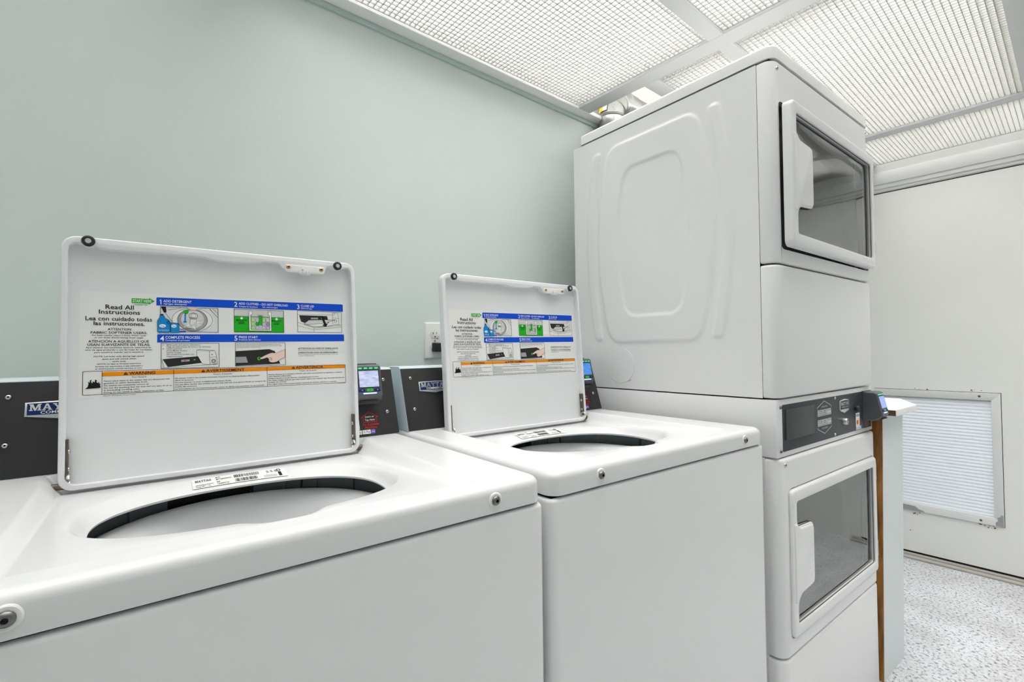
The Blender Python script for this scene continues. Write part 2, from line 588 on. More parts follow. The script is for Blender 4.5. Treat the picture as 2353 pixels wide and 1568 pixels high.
def slab_text(mb, s, x, y, cap, width, h, m, M=IDM, hole_m=None):
    adv = sum(SLAB[c][0] + .04 for c in s)
    kx = width / adv
    for c in s:
        a, ps = SLAB[c]
        mb.poly([(x + p[0] * kx, y + p[1] * cap) for p in ps[0]], h, m, M)
        for hp in ps[1:]:
            mb.poly([(x + p[0] * kx, y + p[1] * cap) for p in hp], h + 0.00008, hole_m, M)
        x += (a + .04) * kx

# ================================================================== THE SETTING (room coordinates, turned by RR)
def room(mb, name, parent=None, ang=32, kind='structure'):
    o = mb.build(name, parent, ang)
    if parent is None:
        o.rotation_euler = (0, 0, RR)
        if kind:
            o['kind'] = kind
    return o
XL, XR, YB, YF = -1.62, 2.682, 0.10, -2.35
ZT = 2.085                       # underside of the ceiling trim
room(MB('speckled_floor').box(XL - .1, XR + .4, YF - .1, YB + .1, -.06, 0), 'floor')
room(MB('green_paint').box(XL - .1, XR + .1, YB, YB + .1, 0, ZT + .012), 'wall_back')
room(MB('green_paint').box(XL - .1, XL, YF, YB, 0, 2.44), 'wall_left')
room(MB('far_wall').box(XL - .1, XR + .1, YF - .1, YF, 0, 2.44), 'wall_front')
room(MB('trim_white').box(XL, XR, YF, YF + .014, 0, .13), 'baseboard_front')
DY0, DY1, DZ = -1.27, -0.345, 1.945
wr = MB('white_wall')
wr.box(XR, XR + .1, YF, DY0, 0, 2.44)
wr.box(XR, XR + .1, DY1, YB, 0, 2.44)
wr.box(XR, XR + .1, DY0, DY1, DZ, 2.44)
room(wr, 'wall_right')
# door head: boards above the door
room(MB('trim_white').rbox(XR - .016, XR, YF + .02, YB, 2.052, 2.108, .002, 1).rbox(XR - .022, XR, YF + .02, YB, 1.985, 2.0525, .003, 2)
     .rbox(XR - .016, XR, YF + .02, YB, 1.962, 1.9855, .003, 2).rbox(XR - .010, XR, YF + .02, YB, DZ + .002, 1.9625, .003, 2), 'trim_1')
# the door with its louvred vent
VY0, VY1, VZ0, VZ1 = -.972, -.545, .276, .838
FY0, FY1, FZ0, FZ1 = -1.005, -.513, .243, .874
dm = MB('white_wall')
x0, x1 = XR - .004, XR + .04
dm.box(x0, x1, DY0 + .004, VY0, .030, DZ - .007)
dm.box(x0, x1, VY1, DY1 - .004, .030, DZ - .007)
dm.box(x0, x1, VY0, VY1, .030, VZ0)
dm.box(x0, x1, VY0, VY1, VZ1, DZ - .007)
door = room(dm, 'door_1')
MB('gap_black').box(XR + .012, XR + .03, DY0, DY1, DZ - .012, DZ + .004).box(XR + .004, XR + .03, DY0, DY1, .0, .034).build('dark_gap_strip', door)  # black strips added to stand for the shade in the gaps above and below
DM = lambda a, b, c: (x0 - c, -a, b)           # a = -y, b = z, c = out of the door
def frame_side(q, name='louver_frame_side'):
    MB('frame_white').prism(q, [], 0, .007, .0015, None, DM, 2).build(name, door)
O_ = [(-FY1, FZ0), (-FY0, FZ0), (-FY0, FZ1), (-FY1, FZ1)]
I_ = [(-VY1, VZ0 + .006), (-VY0, VZ0 + .006), (-VY0, VZ1), (-VY1, VZ1)]
for k in range(4):
    frame_side([O_[k], O_[(k + 1) % 4], I_[(k + 1) % 4], I_[k]])
# dark line of the gap round the vent frame, bare patches where its paint is gone, rust spots
seam = MB('gap_black')
seam.line([(-FY1, FZ1 + .001), (-FY0 + .001, FZ1 + .001), (-FY0 + .001, FZ0 - .001), (-FY1, FZ0 - .001)], .0022, .0006, None, DM)
seam.build('frame_seam', door, 0)
chip = MB('bare_metal')
chip.poly([(.975, .246), (1.003, .2445), (1.003, .298), (.996, .300), (.990, .288), (.981, .285), (.984, .270), (.976, .262)], .0073, None, DM)
chip.poly([(.515, .246), (.716, .2445), (.708, .252), (.690, .256), (.678, .268), (.650, .270), (.560, .274), (.515, .274)], .0073, None, DM)
chip.build('bare_patch', door, 0)
rs = MB('rust')
rn = random.Random(3)
for cy, cz, n, sp in ((.68, .232, 9, .014), (.945, .235, 10, .03), (.72, .878, 8, .04), (.93, .885, 4, .03), (.66, .14, 2, .06)):
    for _ in range(n):
        a, b, r = cy + rn.uniform(-sp, sp), cz + rn.uniform(-.007, .005), rn.uniform(.0012, .0042)
        rs.poly([(a + r * rn.uniform(.6, 1.3) * math.cos(t), b + r * rn.uniform(.5, 1.1) * math.sin(t)) for t in [k * PI / 4 for k in range(8)]], .0007, None, DM)
rs.build('rust_spot', door, 0)
for sy, sz in ((.932, .857), (.925, .259)):
    s = MB('dark_steel')
    screw(s, (x0 - .007, -sy, sz), (-1, 0, 0), .0055, 'dark_steel', 'rubber', .0022)
    s.build('screw', door)
NS = 34
pitch = (VZ1 - VZ0 - .006) / NS
prof = [(.0115 * (1 - math.cos(t)), .0025 + .0110 * math.sin(t)) for t in [-.45 + k * .19 for k in range(10)]] + [(.026, .0185), (.026, .0172), (.0115, .0112), (.0040, .0072), (.0030, .0010)]
sm = MB('slat_white')
sm.prism(prof, [], VY0 - .002, VY1 + .002, 0, None, lambda a, b, c: (x0 + .003 + a, c, b))
slat0 = sm.build('slat', door, 50)
slat0.location.z = VZ0 + .006
for k in range(1, NS):
    s = slat0.copy()
    COL.objects.link(s)
    s.location.z = VZ0 + .006 + k * pitch
room(MB('threshold').rbox(XR - .045, XR + .06, DY0 - .1, DY1 + .1, 0, .010, .002, 1).rbox(XR - .018, XR + .06, DY0 - .1, DY1 + .1, .009, .019, .002, 1), 'trim_2')

# back wall trim: white ledge carrying the ceiling panels and a green batten below it
room(MB('ledge_white').rbox(XL, XR, YB - .052, YB + .0, ZT, ZT + .016, .002, 1), 'trim_3')
room(MB('batten_green').rbox(XL, XR, YB - .011, YB + .0, ZT - .015, ZT, .002, 1), 'trim_4')

# luminous ceiling: slab above, plenum sides, tee bars, egg crate panels
cl = MB('plenum_white')
cl.box(XL - .1, XR + .1, YF - .1, YB + .1, 2.44, 2.50)
ceil = room(cl, 'ceiling')
MB('plenum_white').box(XL - .1, XR + .1, YB, YB + .1, ZT + .012, 2.44).build('plenum_side', ceil)
ybars = [(-1.60, -1.545), (-.36, -.295), (.907, .977), (2.172, 2.228)]
xbars = [(-.552, -.503), (-1.18, -1.133), (-1.81, -1.762)]
def bar(x0, x1, y0, y1, z0):
    MB('bar_white').rbox(x0, x1, y0, y1, z0, 2.125, .003, 2).build('tee_bar', ceil)
for a, b in ybars:
    bar(a, b, YF, YB - .02, 2.0865)
for a, b in xbars:
    bar(XL, XR - .02, a, b, 2.088)
bar(.977, 2.172, -.270, -.215, 2.0885)
CELL = .0168
def crate(xa, xb, ya, yb):
    mb = MB('egg_crate')
    t, z0, z1 = .0010, 2.0975, 2.1112
    nx, ny = max(1, round((xb - xa) / CELL)), max(1, round((yb - ya) / CELL))
    xs = [xa + (xb - xa) * i / nx for i in range(nx + 1)]
    ys = [ya + (yb - ya) * j / ny for j in range(ny + 1)]
    # one short blade piece for each side of each cell
    vs, fs = [], []
    def piece(p, q, along_x):
        o = len(vs)
        d = (0, t) if along_x else (t, 0)
        for s_, z in ((-1, z1), (-1, z0), (1, z0), (1, z1)):
            vs.append((p[0] + d[0] * s_, p[1] + d[1] * s_, z))
            vs.append((q[0] + d[0] * s_, q[1] + d[1] * s_, z))
        for k in range(3):
            fs.append((o + 2 * k, o + 2 * k + 1, o + 2 * k + 3, o + 2 * k + 2))
    for i in range(nx + 1):
        for j in range(ny):
            piece((xs[i], ys[j]), (xs[i], ys[j + 1]), False)
    for j in range(ny + 1):
        for i in range(nx):
            piece((xs[i], ys[j]), (xs[i + 1], ys[j]), True)
    mb.add(vs, fs)
    o = mb.build('egg_crate_panel', ceil, 0, fix=False)
    o['kind'] = 'stuff'
cols = [(-1.545, -.36), (-.295, .907), (.977, 2.172), (2.228, XR - .017)]
rows = [(-.503, YB - .052), (-1.133, -.552), (-1.762, -1.18), (YF, -1.81)]
for ci, (a, b) in enumerate(cols):
    for ri, (c, d) in enumerate(rows):
        if ri == 0 and ci == 2:
            crate(a, b, c, -.270)
        elif ri == 0 and ci == 3:
            MB('trim_white').box(a, b, c, d, 2.0975, 2.108).build('blank_panel', ceil)
        else:
            crate(a, b, c, d)

# low partition wall right of the dryer, with its cap board (machine coordinates)
pw = MB('partition_paint')
PX0, PX1 = 1.432, 1.648
def leanbox(mb, x0, x1, y0, y1, z0, z1, m):
    ln = lambda z: .0135 * (1 - z / .87)          # the front leans in towards the floor
    vs = [(x0, y0 + ln(z0), z0), (x1, y0 + ln(z0), z0), (x1, y1, z0), (x0, y1, z0), (x0, y0 + ln(z1), z1), (x1, y0 + ln(z1), z1), (x1, y1, z1), (x0, y1, z1)]
    mb.add(vs, [(3, 2, 1, 0), (4, 5, 6, 7), (0, 1, 5, 4), (1, 2, 6, 5), (2, 3, 7, 6), (3, 0, 4, 7)], m)
leanbox(pw, PX0 + .002, PX1, -.7555, .13, 0, .878, 'partition_paint')
part = pw.build('wall_partition')
part['kind'] = 'structure'
eg = MB('stained_wood')
leanbox(eg, PX0 - .001, PX0 + .002, -.7545, -.60, .0, .878, 'stained_wood')
eg.build('bare_edge', part)
cb = MB('trim_white')
cb.prism([(1.422, -.795), (1.655, -.795), (1.86, -.700), (1.86, .12), (1.422, .12)], [], .878, .898, .003, None, IDM, 2)
capb = cb.build('cap_board', part)
MB('raw_edge').box(1.4205, 1.4222, -.794, .10, .8785, .896).build('bare_edge', capb)

# ------------------------------------------------------------------ exhaust duct above the dryer
def duct():
    c, s = math.cos(RR), math.sin(RR)
    G = lambda x, y, z: (x * c - y * s, x * s + y * c, z)
    root = empty('exhaust_duct', G(1.105, .038, 0))
    ox, oy, _ = root.location
    L = lambda x, y, z: (G(x, y, z)[0] - ox, G(x, y, z)[1] - oy, z)
    r, R = .053, .085
    cx, cz, y = 1.105 + R, 2.102, .038
    arc = lambda a: (cx - R * math.cos(a), y, cz + R * math.sin(a))
    def seg(a0, a1, rr, name):
        MB('pipe_steel').tube([L(*arc(a0 + (a1 - a0) * k / 2)) for k in range(3)], rr, 28).build(name, root, 40)
    MB('pipe_steel').tube([L(1.105, y, .30), L(1.105, y, cz)], r, 28).build('riser_pipe', root)
    MB('pipe_steel').tube([L(1.105, y, cz - .006), L(1.105, y, cz), L(1.105, y, cz + .005)], [r + .001, r + .0045, r + .001], 28).build('seam_ring', root, 60)
    for k in range(3):
        a0, a1 = PI / 2 * k / 3, PI / 2 * (k + 1) / 3
        seg(a0, a1, r + .0008 * k, 'elbow_gore')
        p, q = arc(a1 - .05), arc(a1 + .05)
        MB('pipe_steel').tube([L(*p), L(*arc(a1)), L(*q)], [r + .001, r + .0045, r + .001], 28).build('seam_ring', root, 60)
    MB('pipe_steel').tube([L(cx, y, cz + R), L(cx + .06, y, cz + R)], r + .001, 28).build('collar', root)
    MB('pipe_steel').tube([L(cx + .06, y, cz + R), L(2.66, y, cz + R)], r - .002, 28).build('run_pipe', root)
    def patch(m, a0, a1, f0, f1, name, dr):
        mb = MB(m)
        vs, fs, n = [], [], 6
        for i in range(n + 1):
            a = a0 + (a1 - a0) * i / n
            t = Vector((math.sin(a), 0, math.cos(a)))
            nn = Vector((-math.cos(a), 0, math.sin(a)))       # outer side of the bend
            for j in range(n + 1):
                f = f0 + (f1 - f0) * j / n
                p = Vector(arc(a)) + (nn * math.cos(f) + Vector((0, -1, 0)) * math.sin(f)) * (r + dr)
                vs.append(L(*p))
        for i in range(n):
            for j in range(n):
                k = i * (n + 1) + j
                fs.append((k, k + 1, k + n + 2, k + n + 1))
        mb.add(vs, fs)
        return mb.build(name, root)
    patch('sticker_yellow', .10, .36, -.45, -.06, 'yellow_sticker', .0042)
    patch('paper_grey', .10, .36, -.04, .34, 'printed_sticker', .0045)
    tag(root, 'shiny silver metal exhaust duct elbow above the back of the stacked dryer', 'duct')
duct()

# ------------------------------------------------------------------ outlet and plug on the back wall
def outlet():
    c, s = math.cos(RR), math.sin(RR)
    ox, oz, yw = .249, 1.1385, YB
    root = empty('wall_outlet', (ox * c - yw * s, ox * s + yw * c, oz))
    root.rotation_euler = (0, 0, RR)
    M = lambda a, b, h: (a, -h, b)
    MB('plastic_white').prism(rrect(-.0365, -.058, .0365, .058, .002, 2), [], 0, .006, .0035, None, M, 3).build('cover_plate', root)
    for zc in (.0195, -.0195):
        rc = MB('plastic_white', 'rubber')
        q = [(math.cos(t) * .0172, max(-.0125, min(.0125, math.sin(t) * .0172)) + zc) for t in [k * PI / 12 for k in range(24)]]
        rc.prism(q, [], .0055, .0072, .0006, 'plastic_white', M, 2)
        rc.rect(-.0075, zc + .001, -.0058, zc + .0085, .0074, 'rubber', M)
        rc.rect(-.0098, zc + .0035, -.0075, zc + .0050, .0074, 'rubber', M)
        rc.rect(.0052, zc + .002, .0069, zc + .0085, .0074, 'rubber', M)
        rc.ell(0, zc - .0065, .0022, .0026, .0074, 'rubber', M, 12)
        rc.ering(0, zc, .0172, .0128, .0006, .0062, 'ink_grey', M)
        rc.build('receptacle', root)
    sc = MB('brass')
    screw(sc, (0, -.006, 0), (0, -1, 0), .0032, 'brass', 'rubber', .0015)
    sc.build('screw', root)
    tag(root, 'white duplex wall outlet with cover plate beside the farther open lid', 'outlet')
    pl = empty('power_plug', (ox * c - yw * s, ox * s + yw * c, oz - .0195))
    pl.rotation_euler = (0, 0, RR)
    b = MB('rubber')
    b.prism(round_poly([(-.012, -.016), (.026, -.016), (.034, -.010), (.034, .011), (-.012, .0135)], .004, 4), [], .0082, .030, .004, None, M, 3)
    b.build('plug_body', pl)
    g = MB('rubber')
    for k in range(5):
        g.tube([(.034 + k * .006, -.019, .001), (.0385 + k * .006, -.019, .001)], .0088 - k * .0008, 12)
    g.tube([(.033, -.019, .001), (.062, -.019, .001)], .0046, 10)
    g.build('strain_relief', pl)
    pts = [(.060, -.019, .001), (.085, -.021, -.004), (.105, -.024, -.03), (.115, -.028, -.10), (.118, -.03, -.3), (.118, -.03, -.6)]
    MB('rubber').tube(pts, .0042, 10).build('cord', pl)
    tag(pl, 'black power plug with cord in the lower socket of the wall outlet', 'plug')
outlet()

# ================================================================== CARD READER (built in local coordinates, front towards -y)
def card_reader(parent, loc, screen, rot=0.0):
    """mounting plane at y=0, x centred, z up from the base"""
    hw = .031
    # side profile as (depth out of the wall, height)
    P = [(-.012, .000), (.026, -.004), (.046, .006), (.053, .017), (.038, .084), (.032, .088), (-.012, .088)]
    body = MB('reader_grey', 'reader_dark')
    SM = lambda a, b, c: (c, -a, b)
    body.prism(P, [], -hw + .003, hw - .003, 0, 'reader_grey', SM)
    inner = offs(P, .003)
    for sgn in (-1, 1):
        o = len(body.v)
        body.add([SM(p[0], p[1], sgn * (hw - .003)) for p in P] + [SM(p[0], p[1], sgn * hw) for p in inner],
                 [(i, (i + 1) % 7, 7 + (i + 1) % 7, 7 + i) for i in range(7)] + [tuple(range(7, 14))], 'reader_grey')
    body.box(-hw - .003, hw + .003, -.004, .012, -.002, .090, 'reader_grey')
    b = body.build('card_reader', parent, 25)
    b.location = loc
    b.rotation_euler = (rot, 0, 0)
    p0, p1 = Vector((.053, .017)), Vector((.038, .084))
    d = (p1 - p0).normalized()
    n = Vector((d.y, -d.x))
    FM = lambda a, v, h: (a, -(p0 + d * v + n * h).x, (p0 + d * v + n * h).y)
    bz = MB('reader_dark')
    bz.rect(-.0255, .0185, .0255, .0615, .0004, None, FM)
    bz.build('bezel', b, 0)
    sc = MB(screen)
    sc.rect(-.023, .021, .023, .0585, .0008, None, FM)
    sc.build('screen', b, 0)
    for k in range(4):
        lm = MB('lamp_green')
        x = -.0190 + k * .01267
        lm.prism(rrect(x - .0042, .0628, x + .0042, .0662, .0015, 3), [], 0, .0012, .0004, None, FM, 2)
        lm.build('indicator_lamp', b)
    for x, m, ch in ((-.018, 'ink_navy', '<'), (0, 'key_green', 'O'), (.018, 'ink_navy', '>')):
        kb = MB(m, 'ink_white')
        kb.prism(rrect(x - .0072, .0105, x + .0072, .0168, .0026, 4), [], 0, .0016, .0005, m, FM, 2)
        kb.text(ch, x, .0120, .0034, .0018, 'ink_white' if ch != 'O' else 'rubber', FM, align='c', bold=True)
        kb.build('button', b)
    lb = MB('bar_blue')
    lb.prism(rrect(-.016, .0050, .016, .0078, .0013, 3), [], 0, .0010, .0003, None, FM, 2)
    lb.build('light_bar', b)
    q0, q1 = Vector((.046, .006)), Vector((.026, -.004))
    sl = MB('hole_dark')
    sl.box(-.021, .021, -.0505, -.042, .0035, .0062)
    sl.build('card_slot', b)
    return b

# ================================================================== INSTRUCTION LABEL (millimetres in lid coordinates)
def label_mesh(M):
    mb = MB('paper', 'ink_black', 'ink_dark')
    K = lambda a, b, h: M(a / 1000, b / 1000, h)
    h0, h1, h2, h3, h4, h5, h6 = .0004, .0006, .0008, .0010, .0012, .0014, .0016
    T = lambda s, x, y, cap, w, m='ink_black', al='l', b=True, h=h3: mb.text(s, x, y, cap, h, m, K, width=w, align=al, bold=b)
    mb.poly(rrect(19, 143, 466, 324, 3, 3), h0, 'paper', K)
    C = 71.5
    mb.poly([(87.6, 306.2), (112.6, 306.2), (112.6, 304.6), (120.7, 311.2), (112.6, 317), (112.6, 315), (87.6, 315)], h1, 'ink_green', K)
    T('START HERE', 89, 308, 5.2, 27, 'ink_white', 'l')
    T('Comenzar aqu\u00ed', 101, 303.0, 1.9, 19, 'ink_black', 'c')
    for s, y, cap, w_ in (('Read All', 294.4, 7.4, 40), ('Instructions', 285.8, 7.2, 57), ('Lea con cuidado todas', 274.2, 6.8, 91), ('las instrucciones.', 266.0, 6.6, 70),
                         ('ATTENTION', 257.4, 3.8, 32), ('FABRIC SOFTENER USERS:', 251.4, 3.9, 77), ('For best results, select a Deep Water cycle', 247.5, 2.2, 73),
                         ('or use dryer sheets during dryer usage.', 243.7, 2.2, 67), ('ATENCI\u00d3N A AQU\u00c9LLOS QUE', 236.2, 3.9, 82), ('USAN SUAVIZANTE DE TELAS:', 230.5, 3.9, 85),
                         ('Para obtener los resultados \u00f3ptimos, seleccione un', 226.4, 2.2, 88), ('ciclo de agua profundo o use las hojas de suavizante', 222.5, 2.2, 90.5), ('para secadora cuando use la secadora.', 218.3, 2.2, 67),
                         ('NOTE: Lid locks only during high-speed', 211.2, 2.2, 68), ('spins and will unlock when', 206.8, 2.2, 46), ('cycle ends.', 202.6, 2.2, 19),
                         ('NOTA: La tapa se bloquea solamente', 198.4, 2.1, 59), ('durante los exprimidos a alta velocidad y', 194.2, 2.1, 64), ('se desbloquear\u00e1 cuando termine el ciclo.', 190.3, 2.1, 64)):
        T(s, C, y, cap, w_, 'ink_black', 'c', cap > 2.5 or True)
    # blue bars
    mb.poly([(123, 303.6), (459, 305.6), (459, 320.5), (457.6, 322), (124.2, 318.7), (123, 317.6)], h1, 'ink_blue', K)
    mb.poly([(124.2, 236.4), (459.8, 239.6), (459.8, 253.4), (458.4, 254.8), (125.4, 251.2), (124.2, 250)], h1, 'ink_blue', K)
    for ch, x, y, cap in (('1', 127, 305.8, 9.2), ('2', 246, 307.2, 9.3), ('3', 362, 307.6, 9.3), ('4', 128.4, 238.9, 9.2), ('5', 245.6, 240.2, 9.4)):
        mb.text(ch, x, y, cap, h3, 'ink_white', K, width=6.4 if ch != '1' else 5.4, bold=True)
    mb.poly([(127.6, 311.6), (130.2, 313.2), (130.2, 315), (129.2, 315), (127.6, 313.6)], h3, 'ink_white', K)
    for s, x, y, cap, w_ in (('ADD DETERGENT', 133.4, 310.2, 4.6, 43), ('Agregue detergente', 133.4, 306.2, 2.5, 35.5), ('ADD CLOTHES \u2013 DO NOT OVERLOAD', 254.5, 311.8, 4.4, 90.5),
                            ('Cargue la lavadora', 254.5, 307.0, 2.5, 33.5), ('No sobrecargue', 296.5, 307.4, 2.5, 28.5), ('CLOSE LID', 370, 312.2, 4.6, 27), ('Cierre la tapa', 370, 308.1, 2.5, 23),
                            ('COMPLETE PROCESS', 136, 243.3, 4.7, 53.5), ('Complete el proceso', 136, 239.3, 2.5, 37.5), ('PRESS START', 253.5, 244.8, 4.4, 33.8), ('Presione Start (Inicio)', 253.5, 240.7, 2.5, 39)):
        T(s, x, y, cap, w_, 'ink_white')
    B = lambda x0, y0, x1, y1, m=None: (mb.rect(x0, y0, x1, y1, h1, m, K) if m else None, mb.line([(x0, y0), (x1, y0), (x1, y1), (x0, y1)], .7, h4, 'ink_black', K, True))
    LN = lambda pts, wd=.5, m='ink_black', h=h4, c=False: mb.line(pts, wd, h, m, K, c)
    PG = lambda pts, m, h=h2: mb.poly(pts, h, m, K)
    # picture 1: tub seen from above, cup, bottle and box of detergent
    B(129, 256, 219, 302, 'paper_grey')
    mb.ell(178, 279, 34, 24 - 1.2, h2, 'paper', K, 36)
    mb.ering(178, 279, 32, 21.8, .5, h3, 'ink_black', K)
    mb.ell(178, 278.5, 23.5, 20.5, h3, 'ink_grey', K, 32)
    mb.ell(178, 280, 18, 17, h3 + .00005, 'ink_lightgrey', K, 28)
    mb.ering(178, 278.5, 23.5, 20.5, .6, h4, 'ink_black', K)
    for a in (-2.6, -1.2, -.2, .4):
        PG([(177 + 2.5 * math.cos(a + 1.2), 271 + 2.5 * math.sin(a + 1.2)), (177 + 17 * math.cos(a), 271 + 13 * math.sin(a)), (177 + 2.5 * math.cos(a - 1.2), 271 + 2.5 * math.sin(a - 1.2))], 'paper', h4)
    PG([(173.5, 268), (184, 268), (183, 284), (174.5, 284)], 'paper', h4)
    LN([(173.5, 268), (174.5, 284)]); LN([(184, 268), (183, 284)])
    mb.ell(179, 286, 6.8, 6, h4, 'paper', K, 20)
    mb.ering(179, 286, 6.8, 6, .6, h5, 'ink_black', K)
    mb.ering(179, 286.5, 4.2, 3.8, .4, h5, 'ink_black', K)
    PG([(170, 302), (186, 302), (183, 297), (174, 298)], 'ink_skin', h5)
    PG([(163, 296), (167, 297.5), (172, 296), (171, 291), (167, 289), (163.5, 291.5)], 'ink_green', h5)
    LN([(166.5, 290), (166, 275)], 2.4, 'ink_sky', h5)
    mb.ell(166, 275, 3, 1.8, h5, 'ink_sky', K, 12)
    LN([(130, 301), (146, 275)], .6); LN([(140, 296), (160, 301)], .5); LN([(205, 301), (219, 284)], .6); LN([(210, 301), (219, 292)], .5)
    PG([(130, 302), (137, 302), (138, 292), (134, 291)], 'ink_black', h3)
    bot = [(124.5, 256), (124.5, 276), (128, 282), (128, 286), (133.5, 286.5), (136, 281), (142, 277), (143.5, 272), (143.5, 256), (141, 254), (127, 254)]
    PG(bot, 'ink_sky', h5)
    LN(bot, .5, 'ink_black', h6, True)
    PG([(128.5, 285.5), (133.5, 286), (133, 288.4), (129, 288)], 'ink_dark', h6)
    mb.ering(140.3, 273, 1.6, 2.6, .8, h6, 'ink_black', K, 14)
    PG([(144, 254), (144, 273), (155, 272), (157, 269), (157, 254.5)], 'ink_sky', h5)
    LN([(144, 254), (144, 273), (155, 272), (157, 269), (157, 254.5)], .5, 'ink_black', h6, True)
    for x, w_ in ((132, 8), (149, 6.5)):
        mb.ell(x, 266.5, w_ * .62, 3, h6, 'ink_white', K, 18)
        mb.text('he', x - w_ * .38, 265.3, 2.6, h6 + .0002, 'ink_sky', K, width=w_ * .75, bold=True)
    mb.text('DETERGENT', 125.8, 257.2, 2.4, h6, 'ink_lightgrey', K, width=16)
    PG([(157.5, 255), (167, 255.4), (167, 258), (157.5, 257.6)], 'ink_blue', h5)
    LN([(158, 261), (176, 262.4)], .7)
    # picture 2: cut through the tub
    B(246, 257, 336, 302.6, 'ink_lightgrey')
    PG([(246.4, 257.4), (335.6, 257.4), (335.6, 288), (246.4, 288.6)], 'ink_green', h2)
    LN([(246, 288.8), (336, 288.2)], .4)
    tub = [(272, 260), (312.5, 260), (312.5, 299), (306.5, 299), (306.5, 293), (309.5, 292), (309.5, 262.5), (275, 262.5), (275, 292), (278, 293), (278, 299), (272, 299)]
    PG([(275, 262.5), (309.5, 262.5), (309.5, 287.5), (275, 287.5)], 'ink_lightgrey', h3)
    rc = random.Random(5)
    colors = ['ink_lime', 'ink_lilac', 'ink_lightgrey', 'ink_lilac', 'ink_lime', 'ink_green', 'ink_lilac', 'ink_grey', 'ink_lime', 'ink_lilac', 'ink_lime', 'ink_lightgrey']
    k = 0
    for ry in (266, 274, 282):
        for rx in (279, 287, 299, 306):
            pts = [(rx + 4.6 * rc.uniform(.75, 1.15) * math.cos(t) * .82, ry + 4.8 * rc.uniform(.8, 1.1) * math.sin(t)) for t in [j * PI / 4 for j in range(8)]]
            pts = [(min(309.2, max(275.3, p[0])), min(288, max(262.6, p[1]))) for p in pts]
            PG(pts, colors[k % 12], h4 + .00003 * k)
            LN(pts, .35, 'ink_dark', h4 + .00003 * k + .00002, True)
            k += 1
    PG([(288, 263), (296.5, 263), (299, 266), (286, 266)], 'ink_lilac', h5)
    PG([(289.5, 271), (295.5, 271), (295.5, 290), (289.5, 290)], 'ink_green', h5)
    LN([(289.5, 271), (289.5, 290), (295.5, 290), (295.5, 271)], .4, 'ink_black', h6)
    PG([(287.5, 290), (297.5, 290), (297.5, 292.4), (287.5, 292.4)], 'ink_grey', h6)
    PG(tub, 'ink_white', h5)
    LN(tub, .45, 'ink_black', h6, True)
    for x in (259, 322.5):
        mb.ell(x, 284.5, 2.4, 2.2, h4, 'ink_white', K, 12)
        PG([(x - 1.3, 285.8), (x + 1.3, 285.8), (x, 288)], 'ink_white', h4)
        T('MAX LOAD', x, 279.4, 3.0, 19, 'ink_black', 'c', True, h4)
        T('CARGA', x, 276.2, 2.0, 9, 'ink_black', 'c', True, h4)
        T('M\u00c1XIMA'.replace('\u00c1', 'A'), x, 273.4, 2.0, 10, 'ink_black', 'c', True, h4)
    # picture 3: closing the lid
    B(363, 258.5, 455, 304, 'paper')
    PG([(366.5, 294.5), (424, 294.5), (428, 279), (385, 276), (370, 281)], 'ink_dark', h2)
    PG([(390, 286.5), (405, 287), (405, 290.5), (390, 290)], 'ink_grey', h3)
    mb.ell(412.5, 289, 1.6, 1.6, h3, 'ink_green2', K, 10)
    LN([(363.5, 296), (440, 297.5), (440, 304)], .5)
    LN([(364, 279), (396, 268), (396, 259)], .5); LN([(396, 268), (455, 276)], .5); LN([(396, 264), (455, 271.5)], .5); LN([(364, 272), (396, 264)], .4)
    ld = [(376, 276.5), (386, 284.8), (441, 287), (420, 279), (386, 275)]
    PG(ld, 'ink_lightgrey', h3); LN(ld, .5, 'ink_black', h4, True)
    PG([(382, 275), (425, 280), (436, 274.5), (420, 271.5), (394, 271)], 'paper', h3)
    LN([(382, 275), (394, 271), (420, 271.5), (436, 274.5)], .5)
    wd = [(436, 291), (436, 277), (449, 276), (449, 290), (447, 302), (436, 301.5)]
    LN(wd, .5, 'ink_black', h4, True); LN([(436, 291), (449, 290)], .4)
    mb.ering(442, 284, 2.6, 2.8, .6, h5, 'ink_black', K, 12)
    PG([(411, 294.5), (415, 293.8), (421.5, 277.5), (425.5, 279), (421, 270.5), (413, 274.5), (417, 276), ], 'ink_black', h6)
    # picture 4: choose the cycle and pay
    B(130, 189, 220, 235, 'paper')
    T('A -', 132, 230.9, 2.0, 4.5, 'ink_red'); T('B -', 132, 223.8, 2.0, 4.5, 'ink_red')
    for s, y, w_ in (('Make cycle and option selections.)', 230.9, 52), ('Haga las selecciones de ciclos y de opciones.', 227.3, 69), ('Insert payment.', 223.8, 24), ('(Coin Model Shown)', 220.2, 31),
                     ('Inserte el pago.', 216.8, 23), ('(Se muestra el modelo con', 213.4, 42), ('tragamonedas)', 209.8, 24)):
        T(s, 138, y, 2.0, w_)
    PG([(132, 206), (186, 210.5), (192, 198), (140, 191.5)], 'ink_dark', h2)
    PG([(160, 200.5), (173, 201.3), (173, 205), (160, 204.2)], 'ink_grey', h3)
    mb.ell(166, 202.8, 1.5, 1.1, h4, 'ink_red', K, 10)
    mb.ell(180.5, 204.2, 1.4, 1.4, h3, 'ink_green2', K, 10)
    bx = [(184, 211), (184, 222), (189, 223.5), (213, 221), (216, 210), (217, 196), (205, 194), (193, 196)]
    LN(bx, .5, 'ink_black', h4, True); LN([(184, 222), (204, 220), (205, 194)], .5); LN([(204, 220), (213, 221)], .5); LN([(205, 208), (216, 209)], .5)
    PG([(206.5, 196), (215.5, 197), (215.5, 206), (206.5, 206)], 'ink_lightgrey', h3)
    mb.ering(211, 201, 2.6, 2.8, .9, h4, 'ink_black', K, 12); mb.ell(208.5, 213.5, 1, 1, h4, 'ink_red', K, 8)
    LN([(131, 190), (218, 195)], .5); LN([(131, 205), (134, 191)], .5)
